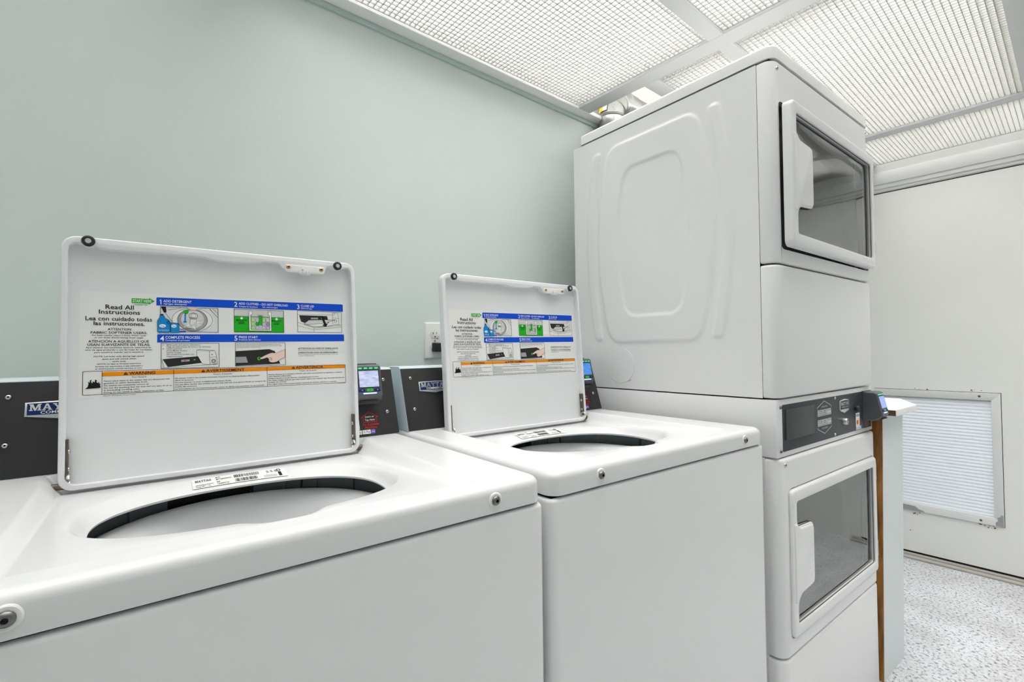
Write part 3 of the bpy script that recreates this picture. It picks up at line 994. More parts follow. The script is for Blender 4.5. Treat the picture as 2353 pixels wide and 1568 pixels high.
    # picture 5: a finger pressing start
    B(247.5, 190.5, 338, 236, 'paper')
    T('NOTE: Selections cannot be changed once Start button is pressed.', 249.5, 232.0, 1.7, 80, b=False)
    T('NOTA: No pueden cambiarse las selecciones una vez que se haya', 249.5, 229.2, 1.7, 82, b=False)
    T('presionado el bot\u00f3n de Start (Inicio).', 249.5, 226.4, 1.7, 43, b=False)
    PG([(248, 191), (328, 193), (318, 219), (308, 223), (248, 219.5)], 'ink_dark', h2)
    PG([(248, 196.5), (269, 196.5), (266, 208.5), (248, 208)], 'ink_grey', h3)
    mb.ell(289, 204.2, 3.2, 3.6, h4, 'ink_green2', K, 16); mb.ell(289.5, 204.6, 1.7, 1.9, h4 + .0001, 'ink_dark', K, 12)
    hand = [(290.5, 205), (298, 209.5), (306, 213.5), (312, 215.6), (321, 214.8), (337.4, 222.5), (337.4, 206.5), (328, 202), (322, 197), (314, 195.5), (309, 196.6), (306, 199.6), (307, 203), (303.5, 206), (297, 203.6), (292.5, 202.6)]
    PG(hand, 'ink_skin', h5); LN(hand, .4, 'ink_black', h6, True)
    LN([(306, 200), (312, 201.5), (311, 205.5), (306, 206)], .5, 'ink_black', h6)
    T('ATTENTION IN CASE OF UNBALANCE:', 363.3, 222.3, 3.1, 83)
    T('Distribute clothes evenly, then close the lid and press START.', 363.3, 219.4, 1.5, 74, b=False)
    T('ATENCI\u00d3N EN CASO DE DESEQUILIBRIO:', 363.3, 213.4, 3.1, 82.5)
    T('Vuelva a distribuir las prendas de modo uniforme, luego cierre la tapa', 363.3, 210.4, 1.5, 82, b=False)
    T('y presione START (Inicio).', 363.3, 207.7, 1.5, 32, b=False)
    # the warning table
    mb.line(rrect(24, 148, 460.5, 187.5, 1.5, 3), .7, h4, 'ink_black', K, True)
    PG([(48.6, 178.6), (460.2, 180.6), (460.2, 187.2), (48.6, 185.4)], 'ink_orange', h1)
    LN([(48.6, 148), (48.6, 187)], .6); LN([(148.5, 148), (148.5, 187)], .6); LN([(303.2, 148.5), (303.2, 187)], .6); LN([(48.6, 178.5), (460, 180.4)], .35)
    for s, x, w_, y, sub in (('WARNING', 85, 37, 180.0, 'Fire Hazard'), ('AVERTISSEMENT', 199, 64, 180.5, "Risque d'incendie"), ('ADVERTENCIA', 358, 55, 181.8, 'Peligro de Incendio')):
        T(s, x, y, 5.0, w_, 'ink_black')
        PG([(x - 8, y), (x - 1.6, y), (x - 4.8, y + 5.2)], 'ink_black', h3)
        mb.text('!', x - 5.2, y + .5, 3.2, h4, 'ink_orange', K, bold=True)
        cx = {'WARNING': 98.5, 'AVERTISSEMENT': 226, 'ADVERTENCIA': 382}[s]
        T(sub, cx, 174.3 + (y - 180), 2.6, len(sub) * 1.85, 'ink_dark', 'c', False)
    for x, W_, rowsT in ((51, 95, ('Never place items in the washer that are dampened with', 'gasoline or other flammable fluids.', 'No washer can completely remove oil.', 'Do not dry anything that has ever had any type of oil on', 'it (including cooking oils).', 'Doing so can result in death, explosion, or fire.')),
                         (150.5, 150, ("Ne jamais mettre des articles humect\u00e9s d'essence ou d'autres fluides inflammables", 'dans la laveuse.', "Aucune laveuse ne peut compl\u00e8tement enlever l'huile.", "Ne pas faire s\u00e9cher des articles qui ont \u00e9t\u00e9 salis par tout genre d'huile (y compris les", 'huiles de cuisson).', 'Le non-respect de ces instructions peut causer un d\u00e9c\u00e8s, une explosion, ou un incendie')),
                         (305.2, 153, ('Nunca coloque en la lavadora art\u00edculos que est\u00e9n humedecidos con gasolina o cualquier', 'otro l\u00edquido inflamable.', 'Ninguna lavadora puede eliminar completamente el aceite.', 'No seque ning\u00fan art\u00edculo que haya tenido alguna vez cualquier tipo de aceite (incluyendo', 'aceites de cocina).', 'No seguir estas instrucciones puede ocasionar la muerte, explosi\u00f3n o incendio.'))):
        mx = max(len(r_) for r_ in rowsT)
        for r_, y in zip(rowsT, (169.2, 165.4, 161.4, 157.4, 153.6, 149.6)):
            T(r_, x, y + (1.2 if x > 300 else .5 if x > 100 else 0), 2.2, W_ * (len(r_) / mx) ** .97, 'ink_black', 'l', True)
    fl = [(27, 158.2), (30.5, 161.5), (31.5, 166.5), (30.8, 170.5), (33.2, 168.2), (33.0, 172.0), (35.4, 173.8), (34.4, 170.2), (36.2, 167.0), (37.0, 170.8), (39.2, 168.6), (40.0, 173.6), (42.4, 171.6), (41.2, 169.4), (43.4, 167.4), (45.4, 170.0), (44.8, 165.6), (46.6, 167.2), (46.2, 163.0), (47.3, 159.8), (44, 158.9)]
    PG(fl, 'ink_black', h3)
    T('\u00a92010 Whirlpool Corporation', 50, 144.6, 1.5, 44, 'ink_dark', b=False)
    T('W10071875', 444, 146.2, 1.4, 16, 'ink_dark', b=False)
    return mb

# ================================================================== TOP LOADING WASHER
WW = .693
UPV = Vector((0, .0733, .9973))
NRM = Vector((0, -.9973, .0733))
def build_washer(name, xc):
    root = empty(name, (xc, -.42, 0))
    Y = lambda y: y + .42                       # world y to local y
    hw = WW / 2
    # --- cabinet: open shell with rounded front corners
    cab = MB('enamel')
    yf, yb = Y(-.7175), Y(-.06)
    cab.prism(round_poly([(-.350, yf), (.350, yf), (.350, yb), (-.350, yb)], [.018, .018, .004, .004], 6),
              [[(-.336, yf + .015), (.336, yf + .015), (.336, yb - .015), (-.336, yb - .015)]], .0, .8675, .006, 'enamel', IDM, 3)
    cab.build('cabinet', root, 40)
    # --- deck with lid recess, funnel and opening, as rings about the opening's centre
    cx, cy = -.008, Y(-.46)
    x0, x1, y0, y1 = -hw, hw, Y(-.718), Y(-.06)
    rx0, rx1, ry0, ry1 = -.267, .252, Y(-.676), Y(-.205)
    ang = [2 * PI * i / 264 for i in range(264)]
    for bx in ((x0, x1, y0, y1), (rx0, rx1, ry0, ry1)):
        for px in bx[:2]:
            for py in bx[2:]:
                a = math.atan2(py - cy, px - cx) % (2 * PI)
                ang += [(a + d * .0075) % (2 * PI) for d in range(-8, 9)]
    ang = sorted(set(round(a, 5) for a in ang))
    def sd(px, py, b, r):
        qx = abs(px - (b[0] + b[1]) / 2) - (b[1] - b[0]) / 2 + r
        qy = abs(py - (b[2] + b[3]) / 2) - (b[3] - b[2]) / 2 + r
        return math.hypot(max(qx, 0), max(qy, 0)) + min(max(qx, qy), 0) - r
    def ray_rect(a, b, r):
        lo, hi = 0.0, 1.0
        for _ in range(34):
            m_ = (lo + hi) / 2
            if sd(cx + m_ * math.cos(a), cy + m_ * math.sin(a), b, r) < 0:
                lo = m_
            else:
                hi = m_
        return lo
    def oval(a, ax, bb, bf, n, bump):
        c, s = math.cos(a), math.sin(a)
        b_ = bb if s > 0 else bf
        r = (abs(c / ax) ** n + abs(s / b_) ** n) ** (-1 / n)
        if s < 0 and bump:
            xx = r * c - .003
            r += bump * math.exp(-(xx / .040) ** 4) * (-s)
        return r
    lip = lambda a: oval(a, .194, .146, .150, 2.35, .024)
    rim = lambda a: oval(a, .214, .205, .170, 2.45, .024)
    fl = lambda y: .8800 + (.9050 - .8800) * max(0, min(1, (ry1 - y) / (ry1 - ry0)))
    ss = lambda t: t * t * (3 - 2 * t)
    P = lambda a, r: (cx + r * math.cos(a), cy + r * math.sin(a))
    R = (x0, x1, y0, y1)
    RC = (rx0, rx1, ry0, ry1)
    ZD = .9105
    rings = []
    def ring(fn):
        rings.append([fn(a) for a in ang])
    zl = .8725
    ring(lambda a: (*P(a, lip(a) + .012), zl - .0042))
    ring(lambda a: (*P(a, lip(a) + .004), zl - .0045))
    ring(lambda a: (*P(a, lip(a) + .0006), zl - .0025))
    for k in range(0, 9):
        t = k / 8
        def f(a, t=t):
            r = lip(a) * (1 - t) + rim(a) * t
            p = P(a, r)
            zo = fl(P(a, rim(a))[1])
            return (*p, zl + (zo - zl) * ss(.12 + .88 * t) + (0 if t else -.0005))
        ring(f)
    ch = lambda a, d: ray_rect(a, (RC[0] + d, RC[1] - d, RC[2] + d * .12, RC[3] - d * .6), .006)
    for t in (.4, .8):
        ring(lambda a, t=t: (lambda p: (*p, fl(p[1])))(P(a, rim(a) * (1 - t) + max(rim(a) + .001, ch(a, .022)) * t)))
    ring(lambda a: (lambda p: (*p, fl(p[1])))(P(a, max(rim(a) + .0015, ch(a, .0212)))))
    for k in range(0, 7):
        t = k / 6
        def f(a, t=t):
            r = max(rim(a) + .002 + .001 * t, ch(a, .020 * (1 - t)))
            p = P(a, r)
            z = fl(p[1])
            return (*p, z + (ZD - z) * (t * .75 + ss(t) * .25))
        ring(f)
    grow = lambda a, d: ray_rect(a, (RC[0] - d, RC[1] + d, RC[2] - d, RC[3] + d), .006)
    ring(lambda a: (*P(a, max(rim(a) + .004, grow(a, .0015))), ZD))
    ring(lambda a: (*P(a, max(rim(a) + .005, grow(a, .004))), ZD))
    rad = .013
    ring(lambda a: (*P(a, max(rim(a) + .008, grow(a, .004) * .5 + ray_rect(a, (R[0] + rad, R[1] - rad, R[2] + rad, R[3] - rad), .012) * .5)), ZD))
    ring(lambda a: (*P(a, ray_rect(a, (R[0] + rad + .002, R[1] - rad - .002, R[2] + rad + .002, R[3] - rad - .002), .012)), ZD))
    for k in range(0, 6):
        t = PI / 2 * k / 5
        d = rad * (1 - math.sin(t))
        ring(lambda a, d=d, t=t: (*P(a, ray_rect(a, (R[0] + d, R[1] - d, R[2] + d, R[3] - d), .024 - d * .6)), ZD - rad * (1 - math.cos(t))))
    ring(lambda a: (*P(a, ray_rect(a, R, .024)), .8722))
    ring(lambda a: (*P(a, ray_rect(a, (R[0] + .004, R[1] - .004, R[2] + .004, R[3] - .004), .022)), .8712))
    ring(lambda a: (*P(a, ray_rect(a, (R[0] + .012, R[1] - .012, R[2] + .012, R[3] - .012), .016)), .8715))
    n = len(ang)
    dk = MB('enamel')
    dk.add([p for r_ in rings for p in r_], [(k * n + i, k * n + (i + 1) % n, (k + 1) * n + (i + 1) % n, (k + 1) * n + i) for k in range(len(rings) - 1) for i in range(n)])
    deck = dk.build('top_deck', root, 50)
    # --- rating label on the back slope of the funnel
    def slope(u, v, h):
        t = .22 + .60 * v
        xt = -.069 + .150 * u
        lo, hi = math.radians(40), math.radians(140)
        for _ in range(30):
            a = (lo + hi) / 2
            r = lip(a) * (1 - t) + rim(a) * t
            if r * math.cos(a) > xt:
                lo = a
            else:
                hi = a
        zo = fl(P(a, rim(a))[1])
        z = zl + (zo - zl) * ss(.12 + .88 * t)
        p = P(a, r - .0012)
        return (p[0], p[1], z + .0012 + h)
    rl = MB('paper', 'ink_black')
    g = 24
    rl.add([slope(i / g, j / 3, 0) for j in range(4) for i in range(g + 1)], [(j * (g + 1) + i, j * (g + 1) + i + 1, (j + 1) * (g + 1) + i + 1, (j + 1) * (g + 1) + i) for j in range(3) for i in range(g)], 'paper')
    sh = .00035
    slab_text(rl, 'MAYTAG', .03, .62, .24, .165, sh, 'ink_black', slope, 'paper')
    rl.line([(.04, .30), (.20, .32)], .035, sh, 'ink_black', slope)
    rl.text('Freq 491 - 02', .03, .06, .16, sh, 'ink_black', slope, width=.15)
    rl.text('MOD', .24, .80, .15, sh, 'ink_black', slope, width=.05, bold=True)
    rl.text('MAT20PDAWW1', .24, .57, .15, sh, 'ink_black', slope, width=.17, bold=True)
    rl.text('S/N', .24, .31, .15, sh, 'ink_black', slope, width=.035, bold=True)
    rl.text('CR4490754', .24, .08, .16, sh, 'ink_black', slope, width=.125)
    rb = random.Random(11)
    for v0, v1, ue in ((.55, .90, .70), (.08, .43, .67)):
        u = .43
        while u < ue:
            wd_ = rb.choice((.003, .003, .006, .009))
            rl.rect(u, v0, min(u + wd_, ue), v1, sh, 'ink_black', slope)
            u += wd_ + rb.choice((.003, .004, .006))
    for u in (.785, .83, .875):
        rl.rect(u, .76, u + .022, .83, sh, 'ink_black', slope)
        rl.rect(u, .62, u + .028, .67, sh, 'ink_black', slope)
    for v in (.30, .20, .10):
        rl.rect(.735, v, .885, v + .03, sh, 'ink_grey', slope)
    rl.rect(.905, .10, .940, .58, sh, 'ink_black', slope)
    rl.ering(.922, .80, .018, .15, .010, sh, 'ink_black', slope, 16)
    rl.text('C', .912, .70, .2, sh, 'ink_black', slope, bold=True, width=.018)
    rl.build('rating_label', deck, 0)
    # --- bolts on the front of the deck
    for x in (-.2360, .2540):
        bt = MB('plastic_white', 'dark_steel')
        M = lambda a, b, c, x=x: (x + a, Y(-.718) - c, .8905 + b)
        bt.lathe([(.0112, -.001), (.0112, .0006), (.0098, .0018), (.0075, .0020), (.0001, .0020)], 22, 'plastic_white', M)
        screw(bt, (x, Y(-.718) - .0018, .8905), (0, -1, 0), .0068, 'dark_steel', 'rubber', .0042)
        bt.build('deck_bolt', root)
    # --- basket and tub
    bk = MB('basket')
    BM = lambda a, b, c: (a - .008, b - .040, c)
    def wave(r, z, a):
        w_ = max(0, min(1, (.838 - z) / .05))
        return r - w_ * .010 * ss(.5 + .5 * math.cos(5 * a + .4)) if z > .76 and r < .204 else r
    bk.lathe([(.236, .70), (.236, .812), (.233, .823), (.227, .833), (.219, .8385), (.211, .8400), (.203, .8375), (.196, .8310), (.190, .820), (.186, .804), (.185, .785), (.190, .760), (.215, .735), (.228, .72), (.230, .45), (.222, .42), (.0001, .42)], 120, None, BM, wave)
    bk.build('basket', root, 40)
    tr = MB('tub_slate', 'tub_dark')
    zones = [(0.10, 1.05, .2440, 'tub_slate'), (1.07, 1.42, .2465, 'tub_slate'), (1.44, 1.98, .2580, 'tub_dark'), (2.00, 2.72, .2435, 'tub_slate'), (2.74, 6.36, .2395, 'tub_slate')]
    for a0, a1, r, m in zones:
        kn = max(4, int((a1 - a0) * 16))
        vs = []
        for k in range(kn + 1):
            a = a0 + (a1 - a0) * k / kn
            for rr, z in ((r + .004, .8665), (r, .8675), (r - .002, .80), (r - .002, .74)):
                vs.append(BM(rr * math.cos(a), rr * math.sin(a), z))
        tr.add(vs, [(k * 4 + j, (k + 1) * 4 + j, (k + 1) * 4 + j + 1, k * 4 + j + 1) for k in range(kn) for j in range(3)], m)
    for a in (.62, .95, 1.2, 2.25):
        rr = .239
        c, s = math.cos(a), math.sin(a)
        M = lambda u, v, w_, c=c, s=s: BM(c * (rr + v) - s * u, s * (rr + v) + c * u, w_)
        tr.box(-.004, .004, 0, .008, .815, .864, 'tub_slate', M)
    tr.lathe([(.2375, .30), (.2375, .735), (.2380, .74)], 48, 'tub_dark', BM)
    tr.build('tub_ring', root, 30)
    # --- lid, standing open and leaning back a little
    P0 = Vector((-.612 - (-.3643), Y(-.222), .890))
    LM = lambda u, v, h: tuple(P0 + Vector((u, 0, 0)) + UPV * v + NRM * h)
    mm = lambda pts: [(a / 1000, b / 1000) for a, b in pts]
    outer = rrect(-.004, -.004, .483, .414, .020, 7)
    ld = MB('lid_enamel')
    ld.prism(outer, [], -.006, .0002, 0, None, LM)
    crn = lambda cx_, cy_, a0: [(cx_ + 15 * math.cos(a0 + k * PI / 12), cy_ + 15 * math.sin(a0 + k * PI / 12)) for k in range(7)]
    inner = mm(crn(459.5, 19.5, -PI / 2) + [(474.5, 385), (473.5, 395), (469, 401.5), (461, 402.5), (455, 399), (450, 397.5), (438, 397.5), (433, 399.5), (428, 402), (423, 401), (420, 396), (418.5, 391),
                (414, 386.5), (340, 386.5), (333, 389), (329, 395), (324, 399.5), (314, 400.5), (300, 400), (290, 397), (260, 393.5), (225, 393), (205, 395), (196, 398), (150, 397.5), (60, 395.5), (44, 397), (39, 400.5), (36, 398.5),
                (25, 398.5), (21, 402), (12, 402.5), (6.5, 398), (4.8, 388)] + crn(19.8, 19.5, PI))
    ld.prism(outer, [inner], -.001, .0150, .0030, None, LM, 3, True, .0012)
    lid = ld.build('lid', root, 38)
    for u, v in ((.030, .4065), (.4445, .4045)):
        b = MB('rubber', 'plastic_clear')
        M = lambda a, c, h, u=u, v=v: LM(u + a, v + c, .0145 + h)
        b.lathe([(.0088, -.002), (.0092, .003), (.0080, .0055), (.0060, .0062), (.0042, .0050)], 22, 'rubber', M)
        b.lathe([(.0042, .0050), (.0036, .0036), (.0001, .0042)], 16, 'plastic_clear', M)
        b.build('bumper', lid)
    la = MB('plastic_white')
    la.prism(mm(round_poly([(337, 386), (341, 382.5), (413, 382.5), (416.5, 386), (416.5, 398), (337, 398)], 2, 3)), [], .0125, .0170, .001, None, LM, 2)
    la.prism(mm([(366, 379), (386, 379), (388, 384.5), (364, 384.5)]), [], .008, .0185, .0008, 'plastic_clear', LM, 1)
    for k in range(4):
        la.prism(mm([(363 + k * 6.5, 380), (366 + k * 6.5, 380), (367 + k * 6.5, 386), (364 + k * 6.5, 386)]), [], .0167, .0207, .0004, 'plastic_clear', LM, 1)
    la.prism(mm([(369, 388), (373, 388), (373, 389.2), (369, 389.2)]), [], .0165, .0175, 0, 'dark_steel', LM)
    latch = la.build('lid_strike', lid)
    for u in (.3435, .4095):
        s = MB('brass', 'rubber')
        screw(s, LM(u, .3925, .0167), NRM, .0045, 'brass', 'rubber', .0022)
        s.build('strike_screw', lid)
    label_mesh(LM).build('instruction_label', lid, 0, fix=False)
    for sx in (0, 1):
        hg = MB('rusty_steel')
        q = lambda u: (479 - u) / 1000 if sx else u / 1000
        a, b_ = sorted((q(5.2), q(8.2)))
        hg.box(a, b_, .014, .078, .000, .013, 'rusty_steel', LM)
        for v in (.030, .058):
            screw(hg, LM(q(8.4), v, .007), (1 if not sx else -1, 0, 0), .0035, 'steel', 'rubber', .002)
        ring_ = [LM(q(9), .013 + .0085 * math.sin(t), .012 + .0085 * math.cos(t)) for t in [k * PI / 10 for k in range(14)]]
        hg.tube(ring_, .0024, 8, 'steel')
        hg.tube([LM(q(8), .004, .006), LM(q(-12), .004, .006)], .0055, 12, 'rusty_steel')
        hg.build('hinge', lid, 40)
    # --- console with its black front panel
    cs = MB('console_grey')
    pr = [(Y(-.1965), .9095), (Y(-.148), 1.062), (Y(-.140), 1.066), (Y(-.068), 1.066), (Y(-.068), .9095)]
    CM = lambda a, b, c: (c, a, b)
    cs.prism(pr, [], -.341, .3455, 0, None, CM)
    con = cs.build('console', root, 25)
    c0, c1 = Vector((Y(-.1965), .9105)), Vector((Y(-.148), 1.062))
    cd = (c1 - c0).normalized()
    cn = Vector((-cd.y, cd.x))
    if cn.x > 0:
        cn = -cn
    KM = lambda u, v, h: (u, (c0 + cd * v + cn * h).x, (c0 + cd * v + cn * h).y)
    MB('panel_black').prism(rrect(-.3405, .0005, .345, .1575, .001, 2), [], 0, .0022, .0006, None, KM, 2).build('console_panel', con)
    for u in (-.318, .321):
        for v in (.132, .053):
            s = MB('steel')
            screw(s, KM(u, v, .002), Vector(KM(0, 0, 1)) - Vector(KM(0, 0, 0)), .0042, 'steel', 'rubber', .003)
            s.build('console_screw', con)
    # maker's badge
    bx = -.298
    bd = MB('badge_silver', 'badge_blue', 'ink_white')
    out = [(0, .003), (.044, -.0035), (.088, .003), (.088, .0265), (.044, .0275), (0, .0265)]
    B_ = lambda u, v, h: KM(bx + u, .0945 + v, .002 + h)
    bd.prism(out, [], 0, .0030, .0010, 'badge_silver', B_, 2)
    bd.poly([(.003, .0048), (.085, .0048), (.085, .0243), (.044, .0252), (.003, .0243)], .00315, 'badge_blue', B_)
    slab_text(bd, 'MAYTAG', .0055, .0120, .0112, .078, .0034, 'badge_silver', B_, 'badge_blue')
    bd.text('COMMERCIAL', .019, .0062, .0046, .0034, 'ink_white', B_, width=.055, bold=True)
    bd.build('badge', con)
    # payment sticker right of the lid, below the reader
    st = MB('ink_dark', 'ink_white')
    S_ = lambda u, v, h: KM(.196 + u, .004 + v, .0023 + h)
    st.rect(0, 0, .108, .056, .0001, 'panel_black', S_)
    st.rect(.036, .038, .053, .052, .0002, 'ink_white', S_)
    st.text('VISA', .037, .042, .0062, .0004, 'ink_navy', S_, width=.0155, bold=True)
    st.rect(.036, .0125, .055, .0360, .0002, 'ink_white', S_)
    st.ell(.0425, .026, .0055, .0058, .0003, 'ink_red', S_)
    st.ell(.0490, .026, .0055, .0058, .0004, 'ink_amber', S_)
    st.text('mastercard', .0375, .0150, .0024, .0004, 'ink_black', S_, width=.0165)
    st.rect(.036, .0015, .059, .0110, .0002, 'ink_white', S_)
    st.text('Apple Pay', .0370, .0042, .0044, .0004, 'ink_black', S_, width=.0205)
    st.rect(.0605, .0015, .0795, .0110, .0002, 'ink_white', S_)
    st.text('G Pay', .0620, .0042, .0048, .0004, 'ink_dark', S_, width=.0160)
    st.poly(rrect(.0805, .0012, .0905, .0112, .002, 3), .0002, 'ink_violet', S_)
    st.text('pay', .0820, .0050, .0030, .0004, 'ink_white', S_, width=.0070)
    ar = [(.066, .0285), (.096, .0285), (.096, .0395), (.1010, .0395), (.0805, .0520), (.0600, .0395), (.066, .0395)]
    st.line(ar, .0011, .0003, 'ink_red', S_, True)
    st.text('Insert or', .0805, .0390, .0042, .0004, 'ink_white', S_, width=.0215, align='c', bold=True)
    st.text('Tap Here', .0805, .0315, .0042, .0004, 'ink_white', S_, width=.0235, align='c', bold=True)
    st.text('To Activate', .0815, .0205, .0050, .0004, 'ink_red', S_, width=.0400, align='c', bold=True)
    st.text('Machine', .0815, .0135, .0050, .0004, 'ink_red', S_, width=.0290, align='c', bold=True)
    st.build('payment_sticker', con, 0)
    card_reader(root, (.2695, Y(-.157), .987), 'screen_pale')
    return root

def copy_tree(o, parent=None):
    c = o.copy()
    COL.objects.link(c)
    c.parent = parent
    for ch in [x for x in bpy.data.objects if x.parent == o]:
        copy_tree(ch, c)
    return c
w1 = build_washer('washing_machine', -.018 - WW / 2)
tag(w1, 'white top loading washer nearest the camera, maker badge half hidden behind its open lid', 'washer', 'top loading washers along the green wall')
w2 = copy_tree(w1)
w2.location.x = WW / 2
tag(w2, 'white top loading washer with open lid standing next to the stacked dryer', 'washer', 'top loading washers along the green wall')
for o in bpy.data.objects:
    if o.name.startswith('screen') and o.parent and o.parent.parent == w2:
        o.material_slots[0].link = 'OBJECT'
        o.material_slots[0].material = MATS['screen_blue']

# ================================================================== STACKED DRYER
def build_dryer():
    xa, xb, yf, yb = .735, 1.418, -.739, -.042
    root = empty('stacked_dryer', ((xa + xb) / 2, (yf + yb) / 2, 0))
    ox, oy, _ = root.location
    X = lambda x: x - ox
    Y = lambda y: y - oy
    W = lambda x, y, z: (x - ox, y - oy, z)
    ys = -.699                                    # seam between side panel and wrapped front panel
    ZT_, ZL, ZM, ZC, ZK, ZB = 1.868, 1.829, 1.3145, .975, .828, .334
    # --- body sides, back and floor; near side is pressed sheet with bands
    bd = MB('dryer_enamel')
    bd.box(xb - .02, xb, ys, yb, 0, ZL, None, W)
    bd.box(xa, xb, yb - .01, yb, 0, ZL, None, W)
    bd.box(xa, xa + .02, ys, yb, 0, ZK - .001, None, W)
    bd.box(xa + .02, xb - .02, ys + .30, yb - .01, .06, ZL - .01, 'hole_dark', W)
    bd.build('cabinet', root, 30)
    sp = MB('dryer_enamel')
    ny, nz = 150, 210
    z0, z1 = ZC + .0015, ZL - .0015
    def sdr(y, z, yc, zc, hy, hz, r, bow):
        t = (z - zc) / hz
        hy2 = hy - bow * t * t
        qx, qz = abs(y - yc) - hy2 + r, abs(z - zc) - hz + r
        return math.hypot(max(qx, 0), max(qz, 0)) + min(max(qx, qz), 0) - r
    sst = lambda v: (lambda t: t * t * (3 - 2 * t))(max(0, min(1, v)))
    def hgt(y, z):
        o = sdr(y, z, -.368, 1.452, .212, .326, .035, .052)
        i = sdr(y, z, -.371, 1.450, .130, .240, .035, .034)
        h = .0034 * (sst(.5 - o / .011) - sst(.5 - i / .011))
        # bowed bands left and right of the big panel
        t = (z - 1.454) / .326
        for yc in (-.614 + .034 * t * t, -.122 - .034 * t * t):
            dy, dz = abs(y - yc) - .004, abs(z - 1.454) - .308
            d = math.hypot(max(dy, 0), max(dz, 0)) + min(max(dy, dz), 0) - .012
            h += .0034 * sst(.5 - d / .011)
        return h
    vs = []
    for k in range(nz + 1):
        z = z0 + (z1 - z0) * k / nz
        for j in range(ny + 1):
            y = ys + .0012 + (yb - ys - .0012) * j / ny
            vs.append(W(xa + .0045 - hgt(y, z) - .0042, y, z))
    sp.add(vs, [(k * (ny + 1) + j, k * (ny + 1) + j + 1, (k + 1) * (ny + 1) + j + 1, (k + 1) * (ny + 1) + j) for k in range(nz) for j in range(ny)])
    side = sp.build('side_panel', root, 60)
    DM = lambda a, b, c: W(xa - .0001 - c, -.242 - a, 1.052 + b)
    dl = MB('gap_black')
    dl.poly([(.028, -.0545), (.038, -.0475), (.050, -.0440), (.046, -.0455), (.036, -.0505)], .0014, None, DM)
    dl.build('knockout_seam', side, 0)
    MB('dryer_enamel').prism([(.0575 * math.cos(k * PI / 24), .0575 * math.sin(k * PI / 24)) for k in range(48)], [], -.002, .0009, .0006, None, DM, 1).build('knockout_disc', side, 15)
    # --- top panel with rounded edge
    tp = MB('dryer_enamel')
    tp.prism(round_poly([(xa - .001, yf - .001), (xb + .001, yf - .001), (xb + .001, -.078), (xa - .001, -.078)], [.03, .03, .004, .004], 6), [], ZL + .003, ZT_, .009, None, W, 4)
    tp.build('top_panel', root, 40)
    MB('gap_black').box(xa + .008, xb - .008, yf + .012, yb - .02, ZL - .012, ZL + .004, None, W).build('top_gasket', root)
    # --- front panels: C-shaped sheets that wrap round the near edge
    def front(name, za, zb, hole):
        mb = MB('dryer_enamel')
        R, n, e = .028, 7, .007
        def path(d):
            rr = R - d
            p = [(xa + d, ys)]
            for k in range(n + 1):
                t = PI / 2 * k / n
                p.append((xa + R - rr * math.cos(t), yf + R - rr * math.sin(t)))
            for k in range(n + 1):
                t = PI / 2 * k / n
                p.append((xb - R + rr * math.sin(t), yf + R - rr * math.cos(t)))
            p.append((xb - d, ys))
            return p
        lv = [(.020, za + .0004)]
        for k in range(4):
            t = PI / 2 * k / 3
            lv.append((e * (1 - math.sin(t)), za + e * (1 - math.cos(t))))
        lv += [(e * (1 - math.cos(t)), zb - e + e * math.sin(t)) for t in [PI / 2 * k / 3 for k in range(4)]]
        lv.append((.020, zb - .0004))
        m_ = 2 * n + 4
        vs = [W(q[0], q[1], z) for d, z in lv for q in path(d)]
        fs = []
        for k in range(len(lv) - 1):
            for i in range(m_ - 1):
                if hole and k == 4 and i == n + 1:
                    continue
                fs.append((k * m_ + i, k * m_ + i + 1, (k + 1) * m_ + i + 1, (k + 1) * m_ + i))
        mb.add(vs, fs)
        if hole:
            mb.prism([(xa + R, za + e), (xb - R, za + e), (xb - R, zb - e), (xa + R, zb - e)], [hole], 0, .012, 0, None, lambda a, b, c: W(a, yf + .012 - c, b), 3, False)
        return mb.build(name, root, 40)
    hole_up = rrect(.757, 1.352, 1.402, 1.728, .022, 6)
    hole_lo = rrect(.7695, .378, 1.392, .750, .018, 6)
    fu = front('upper_door_panel', ZM + .002, ZL, hole_up)
    fm = front('middle_panel', ZC + .002, ZM - .002, None)
    flo = front('lower_door_panel', ZB + .002, ZK - .002, hole_lo)
    fk = front('kick_panel', .0, ZB - .002, None)
    for nm, p, zz in (('panel_screw', fu, ((.753, 1.808), (1.405, 1.812))), ('panel_screw', flo, ((.752, .812), (1.398, .812)))):
        for x, z in zz:
            s = MB('steel')
            xx = x + .006 if x < 1 else x - .010
            screw(s, W(xx, yf + .0012, z), (-.15 if x < 1 else .1, -1, 0), .0050, 'steel', 'rubber', .003)
            s.build(nm, p)
    # --- drum openings behind the doors
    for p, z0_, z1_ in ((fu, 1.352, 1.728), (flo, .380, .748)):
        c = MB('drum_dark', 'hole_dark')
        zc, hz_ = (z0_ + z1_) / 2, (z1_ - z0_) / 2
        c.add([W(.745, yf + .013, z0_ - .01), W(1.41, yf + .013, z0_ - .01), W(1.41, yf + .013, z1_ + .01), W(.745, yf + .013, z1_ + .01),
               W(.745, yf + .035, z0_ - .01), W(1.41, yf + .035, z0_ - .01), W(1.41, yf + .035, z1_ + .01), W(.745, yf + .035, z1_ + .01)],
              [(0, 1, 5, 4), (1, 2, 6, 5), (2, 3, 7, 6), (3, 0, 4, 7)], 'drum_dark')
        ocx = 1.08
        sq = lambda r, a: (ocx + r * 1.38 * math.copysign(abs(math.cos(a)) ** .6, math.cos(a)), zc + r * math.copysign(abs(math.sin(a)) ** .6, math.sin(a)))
        n = 48
